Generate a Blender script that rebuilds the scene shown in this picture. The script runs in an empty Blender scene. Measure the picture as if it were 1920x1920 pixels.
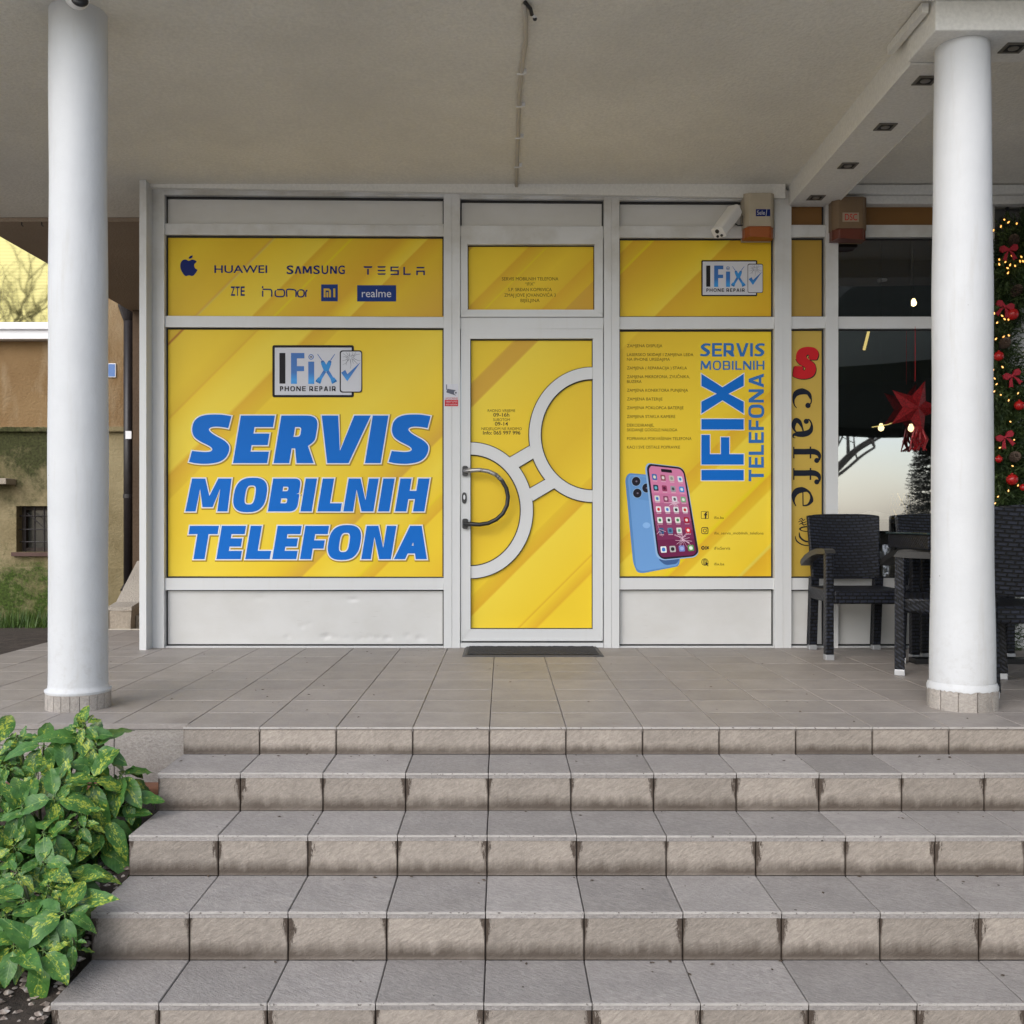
import bpy, bmesh, math, random
from mathutils import Vector, Matrix
from mathutils.geometry import tessellate_polygon
R = math.radians
SC = bpy.context.scene
COL = SC.collection

# ------------------------------------------------------------------ camera, sky, sun, exposure
F = 1923.0                       # focal length in photo pixels, photo is 1920 wide
cd = bpy.data.cameras.new('camera'); cd.sensor_width = 36; cd.lens = 36 * F / 1920
cd.shift_x = 17 / 1920; cd.shift_y = 20 / 1920
cd.clip_start = 0.05; cd.clip_end = 500
cam = bpy.data.objects.new('camera', cd); COL.objects.link(cam)
cam.location = (0, -6.6, 0.8); cam.rotation_euler = (R(90), 0, 0)
SC.camera = cam

SUN_EL, SUN_ROT = R(36), R(212)   # high soft sun behind the photographer, a little to the left
W = bpy.data.worlds.new('World'); SC.world = W; W.use_nodes = True
nt = W.node_tree
sky = nt.nodes.new('ShaderNodeTexSky'); sky.sky_type = 'NISHITA'; sky.sun_disc = False
sky.sun_elevation = SUN_EL; sky.sun_rotation = SUN_ROT
sky.air_density = 1.0; sky.dust_density = 1.6; sky.ozone_density = 1.0
hs = nt.nodes.new('ShaderNodeHueSaturation'); hs.inputs['Saturation'].default_value = 0.62
bg = nt.nodes['Background']; bg.inputs['Strength'].default_value = 0.15
nt.links.new(sky.outputs[0], hs.inputs['Color']); nt.links.new(hs.outputs[0], bg.inputs['Color'])

sd = bpy.data.lights.new('sun', 'SUN'); sd.energy = 0.8; sd.angle = R(60); sd.color = (1.0, 0.985, 0.965)
sun = bpy.data.objects.new('sun', sd); COL.objects.link(sun)
# direction towards the sun, same as the sky's (rotation measured from +Y towards +X)
sv = Vector((math.sin(SUN_ROT) * math.cos(SUN_EL), math.cos(SUN_ROT) * math.cos(SUN_EL), math.sin(SUN_EL)))
sun.rotation_euler = sv.to_track_quat('Z', 'Y').to_euler()
SC.view_settings.view_transform = 'Standard'; SC.view_settings.look = 'None'
SC.view_settings.gamma = 1.0; SC.view_settings.use_curve_mapping = False
SC.view_settings.exposure = 0.78
SC.cycles.max_bounces = 8; SC.cycles.diffuse_bounces = 5; SC.cycles.glossy_bounces = 4
SC.cycles.transparent_max_bounces = 12; SC.cycles.sample_clamp_indirect = 6

# ------------------------------------------------------------------ helpers
def P(px, py, d):
    return Vector(((px - 943) * d / F, d - 6.6, 0.8 - (py - 980) * d / F))
S0 = 6.6 / F                     # metres per photo pixel on the shopfront plane
def fx(px): return (px - 943) * S0
def fz(py): return 0.8 - (py - 980) * S0

def s2l(c):
    return tuple(((v / 255) / 12.92 if v <= 10 else (((v / 255) + 0.055) / 1.055) ** 2.4) for v in c)

class MB:
    def __init__(s): s.v = []; s.f = []; s.m = []
    def add(s, vs, fs, mi=0):
        o = len(s.v); s.v += [tuple(p) for p in vs]
        for f in fs: s.f.append([i + o for i in f]); s.m.append(mi)
        return s
    def box(s, x0, x1, y0, y1, z0, z1, mi=0):
        return s.add([(x0,y0,z0),(x1,y0,z0),(x1,y1,z0),(x0,y1,z0),(x0,y0,z1),(x1,y0,z1),(x1,y1,z1),(x0,y1,z1)],
              [(0,3,2,1),(4,5,6,7),(0,1,5,4),(1,2,6,5),(2,3,7,6),(3,0,4,7)], mi)
    def quad(s, a, b, c, d, mi=0): return s.add([a,b,c,d], [(0,1,2,3)], mi)
    def prism(s, pts, axis, a, b, mi=0):
        """2-D outline (counter-clockwise) extruded along axis 'x','y' or 'z' from a to b"""
        def mk(p, t):
            return (t,p[0],p[1]) if axis=='x' else ((p[0],t,p[1]) if axis=='y' else (p[0],p[1],t))
        n = len(pts); vs = [mk(p,a) for p in pts] + [mk(p,b) for p in pts]
        tri = tessellate_polygon([[Vector((p[0],p[1],0)) for p in pts]])
        fs = [tuple(t) for t in tri] + [tuple(i+n for i in reversed(t)) for t in tri]
        fs += [(i,(i+1)%n,(i+1)%n+n,i+n) for i in range(n)]
        return s.add(vs, fs, mi)
    def tube(s, pts, rad, n=8, mi=0, cap=True):
        pts = [Vector(p) for p in pts]
        if not isinstance(rad, (list,tuple)): rad = [rad]*len(pts)
        rings = []; prev = None
        for i,p in enumerate(pts):
            t = (pts[min(i+1,len(pts)-1)] - pts[max(i-1,0)]).normalized()
            if prev is None:
                up = Vector((0,0,1)) if abs(t.z) < .9 else Vector((1,0,0))
                u = t.cross(up).normalized()
            else:
                u = (prev - t*prev.dot(t)).normalized()
            prev = u; w = t.cross(u)
            rings.append([p + (u*math.cos(2*math.pi*k/n) + w*math.sin(2*math.pi*k/n))*rad[i] for k in range(n)])
        vs = [q for r in rings for q in r]; fs = []
        for i in range(len(pts)-1):
            for k in range(n):
                fs.append((i*n+k, i*n+(k+1)%n, (i+1)*n+(k+1)%n, (i+1)*n+k))
        if cap:
            fs.append(tuple(reversed(range(n)))); fs.append(tuple(range((len(pts)-1)*n, len(pts)*n)))
        return s.add(vs, fs, mi)
    def lathe(s, prof, c, n=40, mi=0, cap=False):
        vs = []; fs = []
        for r,z in prof:
            for k in range(n):
                a = 2*math.pi*k/n; vs.append((c[0]+r*math.cos(a), c[1]+r*math.sin(a), z))
        for i in range(len(prof)-1):
            for k in range(n):
                fs.append((i*n+k, i*n+(k+1)%n, (i+1)*n+(k+1)%n, (i+1)*n+k))
        if cap:
            fs.append(tuple(reversed(range(n)))); fs.append(tuple(range((len(prof)-1)*n, len(prof)*n)))
        return s.add(vs, fs, mi)
    def ball(s, c, r, n=12, mi=0, sq=1.0):
        m = n//2; vs = []; fs = []
        for i in range(m+1):
            t = math.pi*i/m
            for k in range(n):
                a = 2*math.pi*k/n
                vs.append((c[0]+r*math.sin(t)*math.cos(a), c[1]+r*math.sin(t)*math.sin(a), c[2]+r*sq*math.cos(t)))
        for i in range(m):
            for k in range(n): fs.append((i*n+k, (i+1)*n+k, (i+1)*n+(k+1)%n, i*n+(k+1)%n))
        return s.add(vs, fs, mi)
    def mesh(s, name, mats, smooth=False):
        me = bpy.data.meshes.new(name); me.from_pydata(s.v, [], s.f)
        for m in (mats if isinstance(mats,(list,tuple)) else [mats]): me.materials.append(m)
        me.polygons.foreach_set('material_index', s.m)
        if smooth: me.polygons.foreach_set('use_smooth', [True]*len(s.f))
        me.update(); return me
    def obj(s, name, mats, parent=None, smooth=False, bevel=0, seg=2):
        o = bpy.data.objects.new(name, s.mesh(name, mats, smooth)); COL.objects.link(o)
        if parent is not None: o.parent = parent
        if bevel:
            b = o.modifiers.new('bevel','BEVEL'); b.width = bevel; b.segments = seg; b.limit_method = 'ANGLE'; b.angle_limit = R(40)
        if smooth == 'auto':
            o.data.polygons.foreach_set('use_smooth', [True]*len(s.f))
            e = o.modifiers.new('split','EDGE_SPLIT'); e.split_angle = R(40)
        return o

def tag(o, label=None, cat=None, group=None, kind=None):
    if label: o['label'] = label
    if cat: o['category'] = cat
    if group: o['group'] = group
    if kind: o['kind'] = kind
    return o
def thing(name, label, cat, loc=(0,0,0), rz=0, group=None):
    o = bpy.data.objects.new(name, None); COL.objects.link(o); o.location = loc; o.rotation_euler = (0,0,rz)
    o.empty_display_size = .1
    return tag(o, label, cat, group)
def inst(name, me, parent, loc=(0,0,0), rot=None, scale=None):
    o = bpy.data.objects.new(name, me); COL.objects.link(o); o.parent = parent; o.location = loc
    if rot is not None: o.rotation_euler = rot
    if scale is not None: o.scale = scale
    return o
def copy_tree(o, parent=None):
    c = o.copy(); COL.objects.link(c)
    if parent is not None: c.parent = parent
    for ch in list(o.children): copy_tree(ch, c)
    return c

# ---- materials
class N:
    def __init__(s, name):
        s.m = bpy.data.materials.new(name); s.m.use_nodes = True; s.t = s.m.node_tree
        s.b = s.t.nodes['Principled BSDF']; s.out = s.t.nodes['Material Output']
    def n(s, typ, **kw):
        x = s.t.nodes.new('ShaderNode'+typ)
        for k,v in kw.items(): setattr(x,k,v)
        return x
    def l(s, a, b): s.t.links.new(a,b)
    def val(s, sock, v):
        if hasattr(v,'is_output'): s.l(v, sock)
        else: sock.default_value = v
    def math(s, op, a, b=None, c=None, clamp=False):
        x = s.n('Math', operation=op); x.use_clamp = clamp
        s.val(x.inputs[0], a)
        if b is not None: s.val(x.inputs[1], b)
        if c is not None: s.val(x.inputs[2], c)
        return x.outputs[0]
    def mix(s, f, a, b, blend='MIX'):
        x = s.n('Mix', data_type='RGBA', blend_type=blend)
        s.val(x.inputs[0], f)
        s.val(x.inputs[6], a if hasattr(a,'is_output') else tuple(a)+(1,) if len(a)==3 else a)
        s.val(x.inputs[7], b if hasattr(b,'is_output') else tuple(b)+(1,) if len(b)==3 else b)
        return x.outputs[2]
    def noise(s, vec, scale, detail=4, rough=.55, out=0):
        x = s.n('TexNoise'); s.l(vec, x.inputs['Vector']); x.inputs['Scale'].default_value = scale
        x.inputs['Detail'].default_value = detail; x.inputs['Roughness'].default_value = rough
        return x.outputs[out]
    def ramp(s, fac, stops, interp='LINEAR'):
        x = s.n('ValToRGB'); cr = x.color_ramp; cr.interpolation = interp
        while len(cr.elements) > 1: cr.elements.remove(cr.elements[-1])
        first = True
        for p,c in stops:
            c = (c,c,c,1) if not isinstance(c,(tuple,list)) else tuple(c)+(1,)
            if first: cr.elements[0].position = p; e = cr.elements[0]; first = False
            else: e = cr.elements.new(p)
            e.color = c
        s.l(fac, x.inputs[0]); return x.outputs[0]
    def maprange(s, v, a, b, c=0, d=1):
        x = s.n('MapRange'); s.val(x.inputs[0], v)
        for i,q in enumerate((a,b,c,d)): x.inputs[1+i].default_value = q
        return x.outputs[0]
    def coord(s, kind='Object'):
        return s.n('TexCoord').outputs[kind]
    def pos(s): return s.n('NewGeometry').outputs['Position']
    def sep(s, v):
        x = s.n('SeparateXYZ'); s.l(v, x.inputs[0]); return x.outputs
    def comb(s, x=0, y=0, z=0):
        c = s.n('CombineXYZ')
        for i,v in enumerate((x,y,z)): s.val(c.inputs[i], v)
        return c.outputs[0]
    def scale(s, v, k):
        x = s.n('VectorMath', operation='MULTIPLY'); s.l(v, x.inputs[0]); x.inputs[1].default_value = k; return x.outputs[0]
    def rnd(s): return s.n('ObjectInfo').outputs['Random']
    def offs(s, v):
        """add a per-object random offset to a vector"""
        x = s.n('VectorMath', operation='ADD'); s.l(v, x.inputs[0])
        r = s.rnd(); s.l(s.comb(s.math('MULTIPLY', r, 37.), s.math('MULTIPLY', r, 91.), s.math('MULTIPLY', r, 53.)), x.inputs[1]); return x.outputs[0]
    def bump(s, h, strength=.3, dist=.01, normal=None):
        x = s.n('Bump'); x.inputs['Strength'].default_value = strength; x.inputs['Distance'].default_value = dist
        s.l(h, x.inputs['Height'])
        if normal is not None: s.l(normal, x.inputs['Normal'])
        s.l(x.outputs[0], s.b.inputs['Normal']); return x.outputs[0]
    def set(s, color=None, rough=None, metal=None, spec=None, emit=None, es=None, coat=None):
        b = s.b.inputs
        if color is not None: s.val(b['Base Color'], color if hasattr(color,'is_output') else tuple(color)+(1,))
        if rough is not None: s.val(b['Roughness'], rough)
        if metal is not None: s.val(b['Metallic'], metal)
        if spec is not None: s.val(b['Specular IOR Level'], spec)
        if coat is not None: s.val(b['Coat Weight'], coat)
        if emit is not None:
            b['Emission Color'].default_value = tuple(emit)+(1,); b['Emission Strength'].default_value = es
        return s.m

def plain(name, color, rough=.5, metal=0, var=.0, vs=6., bump=0, bs=60., spec=None):
    if name.startswith(('print','photo_print')): spec = .12
    q = N(name); c = q.coord()
    if var:
        f = q.noise(c, vs, 5, .6)
        col = q.mix(q.maprange(f,.3,.7), tuple(v*(1-var) for v in color), tuple(min(1,v*(1+var)) for v in color))
    else: col = color
    q.set(col, rough, metal, spec)
    if bump: q.bump(q.noise(c, bs, 4, .6), bump, .004)
    return q.m

M = {}
# white powder-coated aluminium, weathered a little near the top of the front
def alu():
    q = N('white_aluminium'); p = q.pos(); z = q.sep(p)[2]
    n1 = q.noise(p, 3.5, 5, .6); n2 = q.noise(q.scale(p,(18,18,1.2)), 2., 4, .6)
    grime = q.math('MULTIPLY', q.maprange(n1,.42,.72), q.maprange(z,1.9,2.95))
    streak = q.math('MULTIPLY', q.maprange(n2,.55,.8), .35)
    col = q.mix(grime, (.63,.64,.645), (.40,.375,.32))
    col = q.mix(streak, col, (.57,.56,.535))
    q.set(col, .38, 0, .5); q.bump(q.noise(p, 40, 3), .04, .002); return q.m
M['alu'] = alu()
def sandwich():
    q = N('grey_white_metal_panel'); p = q.pos(); z = q.sep(p)[2]
    n = q.noise(q.scale(p,(1,1,1.6)), 3.2, 5, .6)
    col = q.mix(q.maprange(n,.35,.8,0,.6), (.63,.63,.62), (.53,.52,.49))
    sc = q.noise(q.scale(p,(3,1,30)), 3, 3, .5)
    col = q.mix(q.maprange(sc,.66,.8,0,.35), col, (.3,.28,.25))
    q.set(col, .33, 0, .5); return q.m
M['panel'] = sandwich()
M['gasket'] = plain('black_rubber', (.012,.012,.013), .6)
M['black'] = plain('black_satin_metal', (.015,.015,.016), .32)
def worn_black():
    q = N('worn_black_tube'); p = q.coord(); n = q.noise(p, 60, 5, .7); z = q.sep(p)[2]
    band = q.math('MULTIPLY', q.maprange(z, 1.0, 1.13), .34)
    f = q.maprange(q.math('ADD', n, band), .68, .78)
    q.set(q.mix(f, (.013,.013,.014), (.42,.41,.40)), .35, q.math('MULTIPLY', f, .8)); return q.m
M['worn'] = worn_black()

def stucco(name, color, var=.12, bump=.5, scale=85, stain=None):
    q = N(name); p = q.pos()
    n = q.noise(p, 1.1, 6, .6); f = q.noise(p, scale, 3, .6); v = q.n('TexVoronoi'); q.l(p, v.inputs['Vector']); v.inputs['Scale'].default_value = scale*.8
    col = q.mix(q.maprange(n,.3,.7), tuple(c*(1-var) for c in color), tuple(c*(1+var) for c in color))
    col = q.mix(q.maprange(f,.35,.65,0,.35), col, tuple(c*.72 for c in color))
    if stain:
        n2 = q.noise(p, 2.3, 8, .65); col = q.mix(q.maprange(n2,.55,.75,0,.7), col, stain)
    q.set(col, .9, 0, .2)
    h = q.math('ADD', f, q.math('MULTIPLY', v.outputs[0], .6)); q.bump(h, bump, .008); return q.m
M['ceiling'] = stucco('beige_roughcast_ceiling', (.79,.765,.69), .10, .6, 60)
M['beam'] = stucco('painted_beam_plaster', (.78,.77,.73), .03, .12, 60)
M['soffit'] = stucco('brown_soffit_render', (.34,.27,.205), .1, .6, 70)

def column_mat():
    q = N('white_painted_column'); p = q.coord(); n = q.noise(p, 4, 5, .6); n2 = q.noise(p, 55, 3, .6)
    col = q.mix(q.maprange(n,.35,.7), (.60,.61,.62), (.555,.565,.575))
    v = q.n('TexVoronoi'); q.l(p, v.inputs['Vector']); v.inputs['Scale'].default_value = 14; v.inputs['Randomness'].default_value = 1
    spots = q.math('LESS_THAN', v.outputs[0], .035)
    col = q.mix(q.math('MULTIPLY', spots, q.maprange(n,.5,.55)), col, (.25,.24,.23))
    z = q.sep(p)[2]; sp = q.math('MULTIPLY', q.maprange(q.noise(p, 26, 6, .75),.50,.66), q.maprange(z,.50,.08)); col = q.mix(q.math('MULTIPLY', sp, .28), col, (.36,.33,.29))
    sk = q.noise(q.scale(p,(9,9,.9)), 2.4, 5, .7); col = q.mix(q.maprange(sk,.56,.76,0,.5), col, (.50,.49,.46))
    q.set(col, .55, 0, .35)
    q.bump(q.math('ADD', q.math('MULTIPLY', n2, .25), q.noise(q.scale(p,(1,1,.4)), 7, 3)), .30, .014); return q.m
M['column'] = column_mat()

def tile_mat(name, base, riser=False, floor=False):
    q = N(name); p = q.coord(); po = q.offs(p); r = q.rnd()
    rot = q.n('VectorRotate'); rot.rotation_type='Z_AXIS'; rot.inputs['Angle'].default_value = R(35); q.l(po, rot.inputs['Vector']); pr_ = rot.outputs[0]
    if riser: rot.rotation_type='Y_AXIS'
    n1 = q.noise(po, 7, 6, .62); n2 = q.noise(q.scale(pr_,(.55,1.6,1.6)), 75, 5, .7); n3 = q.noise(pr_, 190, 3, .7)
    d = tuple(c*.86 for c in base); l = tuple(c*1.12 for c in base)
    col = q.mix(q.maprange(n1,.3,.7), d, l)
    gs = .5 if floor else 1.
    col = q.mix(q.maprange(n2,.38,.62,.62*gs,0), col, tuple(c*.58 for c in base))
    col = q.mix(q.maprange(n3,.55,.72,0,.42*gs), col, tuple(c*1.5 for c in base))
    hsv = q.n('HueSaturation'); q.l(col, hsv.inputs['Color']); q.l(q.maprange(r,0,1,.93,1.06) if floor else q.maprange(q.math('FRACT',q.math('MULTIPLY',r,5.7)),0,1,.84,1.10), hsv.inputs['Value']); col = hsv.outputs[0]
    g = q.n('TexCoord').outputs['Generated']; gx,gy,gz = q.sep(g)
    if riser:
        # grime band along the foot of the riser and black runs from the joints: dirt of its own
        bnd = q.math('ADD', gz, q.math('MULTIPLY', q.math('SUBTRACT', q.noise(q.scale(po,(26,1,5)), 1.0, 6, .7), .5), .5))
        f = q.math('MULTIPLY', q.maprange(bnd, .44, .14), .95)
        f = q.math('MULTIPLY', f, q.maprange(q.noise(po, 4, 3), .22, .5, .6, 1))
        f = q.math('MULTIPLY', f, q.maprange(gz, 0.0, .09, .62, 1))
        col = q.mix(f, col, (.085,.065,.05))
        ds = q.math('SUBTRACT', .5, q.math('ABSOLUTE', q.math('SUBTRACT', gx, .5)))
        side = q.math('GREATER_THAN', gx, .5)
        rr = q.math('FRACT', q.math('ADD', q.math('MULTIPLY', r, 17.3), q.math('MULTIPLY', side, .47)))      # each end of each tile its own run
        rr = q.math('MULTIPLY', rr, q.maprange(q.sep(q.pos())[2], -.125, -.10, 1, .25))                       # the sheltered top riser stays cleaner
        rr = q.math('MULTIPLY', q.math('ADD', q.math('MULTIPLY', rr, .68), .32), q.maprange(q.sep(q.pos())[2], -.125, -.10, 1, .3))
        ns = q.noise(q.scale(po,(120,1,26)), 1.0, 8, .85)
        low = q.math('SUBTRACT', .78, q.math('MULTIPLY', rr, .62))
        wz = q.math('MULTIPLY', q.math('SUBTRACT', gz, low), 2.2, clamp=True)
        wd_ = q.math('MULTIPLY', q.math('MULTIPLY', wz, q.math('MULTIPLY', rr, .085)), q.maprange(ns,.36,.64,-.1,1.35))
        run = q.maprange(q.math('SUBTRACT', wd_, ds), -.016, .008)
        col = q.mix(q.math('MULTIPLY', run, .90), col, (.042,.026,.016))
        tp = q.math('MULTIPLY', q.maprange(q.math('ADD', gz, q.math('MULTIPLY', ns,.12)), .99, 1.06), .55)
        col = q.mix(tp, col, (.07,.055,.045))
    else:
        st = q.noise(po, 2.6, 7, .7)
        col = q.mix(q.maprange(st,.60,.78,0,.45), col, (.13,.11,.10))
        wp = q.n('TexVoronoi'); q.l(po, wp.inputs['Vector']); wp.inputs['Scale'].default_value = 9
        col = q.mix(q.math('MULTIPLY', q.math('LESS_THAN', wp.outputs[0], .045), q.math('GREATER_THAN', n1, .53)), col, (.05,.045,.04))
    q.set(col, .62 if not floor else .5, 0, .35)
    h = q.math('ADD', q.math('MULTIPLY', n2, 1.0), q.math('MULTIPLY', n3, .4))
    q.bump(h, .3 if floor else (.5 if riser else .65), .008); return q.m
M['tread'] = tile_mat('grey_stoneware_tread', (.385,.355,.335))
M['floor_tile'] = tile_mat('grey_brown_floor_tile', (.325,.293,.270), floor=True)
M['riser'] = tile_mat('beige_stoneware_riser', (.365,.318,.272), riser=True)
M['grout'] = plain('dark_grout', (.055,.045,.04), .95, var=.3, vs=30)
def nosing():
    q = N('tread_nosing'); p = q.offs(q.coord()); n = q.noise(p, 18, 6, .75); n2 = q.noise(p, 70, 3, .6)
    col = q.mix(q.maprange(n,.3,.7), (.36,.335,.31), (.50,.47,.44)); col = q.mix(q.maprange(n2,.60,.68,0,.9), col, (.09,.075,.065))
    q.set(col, .6); return q.m
M['nosing'] = nosing()
M['base_tile'] = tile_mat('column_base_tile', (.44,.40,.36))

def soil_mat():
    q = N('damp_soil'); p = q.pos(); n = q.noise(p, 9, 8, .7)
    q.set(q.ramp(n, [(.3,(.02,.015,.011)),(.55,(.06,.045,.034)),(.75,(.13,.105,.08))]), .95); q.bump(n, .8, .04); return q.m
M['soil'] = soil_mat()
M['asphalt'] = plain('paved_street', (.36,.35,.33), .9, var=.2, vs=2, bump=.3)

def old_wall():
    q = N('old_ochre_render'); p = q.pos(); x,y,z = q.sep(p)
    n1 = q.noise(p, 1.3, 7, .65); n2 = q.noise(p, 38, 3, .6); n3 = q.noise(q.scale(p,(1.6,1,.5)), 2.2, 6, .65)
    col = q.mix(q.maprange(n1,.3,.7), (.17,.10,.045), (.27,.18,.09))
    col = q.mix(q.maprange(n2,.3,.65,0,.4), col, (.25,.155,.075))
    col = q.mix(q.math('MULTIPLY', q.maprange(n3,.5,.7), .55), col, (.40,.32,.21))
    # plinth of grey cement under the ledge
    pl = q.math('LESS_THAN', q.math('ADD', z, q.math('MULTIPLY', q.math('SUBTRACT', q.noise(p, 6, 5, .7), .5), .05)), 1.785)
    cem = q.mix(q.maprange(n1,.35,.7), (.20,.16,.085), (.36,.30,.18))
    col = q.mix(pl, col, cem)
    # moss and damp with outlines of their own
    mz = q.math('ADD', q.math('MULTIPLY', q.math('ABSOLUTE', q.math('SUBTRACT', z, 1.62)), -1.5), q.math('MULTIPLY', q.math('SUBTRACT', q.noise(p, 3.6, 9, .78), .5), 3.2))
    lft = q.maprange(q.math('ADD', x, q.math('MULTIPLY', q.math('SUBTRACT', n1, .5), .9)), -4.2, -4.55)
    damp = q.math('MULTIPLY', q.maprange(mz, -1.0, -.15), lft)
    col = q.mix(q.math('MULTIPLY', q.math('MULTIPLY', damp, pl), .9), col, q.mix(q.maprange(n2,.35,.65), (.012,.018,.006), (.050,.062,.020)))
    gz = q.math('ADD', q.math('MULTIPLY', q.math('ABSOLUTE', q.math('SUBTRACT', z, .02)), -1.6), q.math('MULTIPLY', q.math('SUBTRACT', q.noise(p, 4.2, 9, .78), .5), 3.2))
    moss = q.math('MULTIPLY', q.maprange(gz, -.85, -.12), lft)
    col = q.mix(q.math('MULTIPLY', moss, .92), col, q.mix(q.maprange(n2,.35,.65), (.014,.034,.004), (.055,.105,.014)))
    q.set(col, .95, 0, .15); q.bump(q.math('ADD', n2, n1), .6, .02); return q.m
M['old_wall'] = old_wall()
M['brown_wall'] = stucco('brown_side_render', (.10,.068,.045), .25, .5, 40, (.09,.07,.05))
M['concrete'] = stucco('washed_concrete', (.36,.31,.25), .2, .6, 60, (.16,.13,.10))
M['terrazzo'] = stucco('pebbled_parapet_cap', (.40,.36,.31), .2, .8, 90)
M['pvc'] = plain('white_pvc', (.80,.80,.82), .35)
M['dark_pipe'] = plain('dark_brown_pipe', (.022,.018,.019), .4, var=.2, vs=20)
M['plaque'] = plain('blue_enamel', s2l((64,110,175)), .3)
M['white'] = plain('white_paint', (.8,.8,.8), .45)
M['cream'] = plain('cream_plastic', (.45,.395,.30), .45, var=.08, vs=8)
M['orange'] = plain('orange_plastic', (.33,.085,.015), .4)
M['cam_white'] = plain('camera_shell', (.74,.73,.71), .3)
M['cable'] = plain('painted_cable', (.50,.46,.39), .6)
M['chrome'] = plain('brushed_foot_cap', (.50,.51,.53), .4, .7)

# ---- yellow printed film: the print has diagonal bands of its own (flat print)
def film(name, stops, rough=.42):
    q = N(name); x,y,z = q.sep(q.pos())
    u = q.math('ADD', q.math('MULTIPLY', q.math('SUBTRACT', x, z), 1/S0), 943 + 980 + .8/S0)
    a, b = stops[0][0], stops[-1][0]
    col = q.ramp(q.maprange(u, a, b), [((s-a)/(b-a), c) for s,c in stops])
    n = q.noise(q.pos(), 1.1, 2)
    col = q.mix(q.maprange(n,.3,.7,0,.12), col, (.62,.36,.015))
    q.set(col, rough, 0, .22); q.bump(q.noise(q.pos(), 2.2, 2), .02, .02); return q.m
Yl=(.84,.60,.030); Yb=(.86,.66,.055); Or=(.73,.425,.022); Yd=(.77,.52,.025); Br=(.74,.62,.09); Re=(.45,.12,.015); LY=(.80,.62,.012); Pk=(.66,.385,.040)
M['film_left'] = film('yellow_film_left', [(750,Yd),(800,Yl),(880,Yd),(957,Yd),(958,Re),(963,Re),(964,Yl),(1040,Yl),(1060,Yl),(1099,Yd),(1101,Or),(1104,Yl),(1150,Yb),(1203,Yb),(1207,Or),(1252,Yd),(1256,Yl),(1330,Yl),(1450,Yb),(1560,Yl),(1603,Yd),(1645,Pk),(1648,Yl),(1700,Yb),(1749,Yl),(1752,LY),(1756,Yd),(1782,Or),(1784,Yl),(1840,Yl),(1950,Or)])
M['film_logos'] = film('yellow_film_logos', [(750,Yd),(830,Yl),(900,Yd),(956,Yd),(958,(.70,.36,.06)),(963,Br),(965,Yl),(1064,Yb),(1067,Or),(1085,Yd),(1103,Yd),(1105,LY),(1109,LY),(1111,Yd),(1200,Or),(1225,Yl),(1249,Yb),(1252,Or),(1300,Yd),(1430,Pk)])
M['film_transom'] = film('yellow_film_transom', [(1330,Pk),(1349,Pk),(1351,Yl),(1452,Yl),(1456,Or),(1486,Yd),(1489,LY),(1492,Yd),(1540,Yl),(1594,Yd),(1597,Or),(1638,Yd),(1640,Pk),(1700,Pk)])
M['film_door'] = film('yellow_film_door', [(1500,Yl),(1601,Yl),(1604,Pk),(1646,Pk),(1650,Yb),(1760,Yl),(1900,Yd),(2000,Yl),(2004,Yd),(2037,Or),(2041,Yb),(2146,Yl),(2150,Or),(2153,Yl),(2182,Or),(2186,Yl),(2300,Yl)])
M['film_top_right'] = film('yellow_film_top_right', [(1600,Yl),(1637,Yl),(1640,Or),(1671,Yd),(1673,LY),(1677,LY),(1679,Or),(1745,Yd),(1785,Yl),(1819,Yb),(1822,Or),(1900,Yd),(2050,Or)])
M['film_right'] = film('yellow_film_right', [(1770,Yl),(1818,Yl),(1822,Yd),(2000,Yl),(2130,Yl),(2176,Yd),(2179,Or),(2219,Yd),(2222,Yb),(2322,Yl),(2325,LY),(2331,LY),(2335,Or),(2361,Yd),(2364,Yb),(2463,Yl),(2466,Br),(2470,Br),(2472,Or),(2540,Yd)])
M['ochre'] = plain('ochre_film', (.44,.27,.035), .4, var=.06, vs=2)
M['ochre_sign'] = plain('ochre_sign_film', (.53,.36,.055), .4, var=.06, vs=2)
M['brown_film'] = plain('brown_film', (.20,.095,.022), .4, var=.1, vs=2)
pr = lambda name, c, rough=.45: plain(name, c, rough)
M['ink_blue'] = pr('print_blue', (.006,.150,.58)); M['ink_white'] = pr('print_white', (.78,.79,.80)); M['ink_mid'] = pr('print_mid_blue', (.040,.17,.47))
M['ink_navy'] = pr('print_navy', (.010,.022,.15)); M['ink_navy2'] = pr('print_navy_ground', (.012,.040,.20)); M['ochre_ink'] = pr('print_ochre_letters', (.62,.42,.06)); M['ink_dark'] = pr('print_dark', (.018,.017,.02)); M['ink_text'] = pr('print_text_brown', (.115,.075,.012))
M['ink_grey'] = pr('print_light_grey', (.62,.63,.68)); M['ink_red'] = pr('print_red', (.55,.018,.025)); M['ink_sky'] = pr('print_sky_blue', (.05,.28,.66))
M['ink_shadow'] = pr('print_soft_shadow', (.40,.26,.03))

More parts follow.
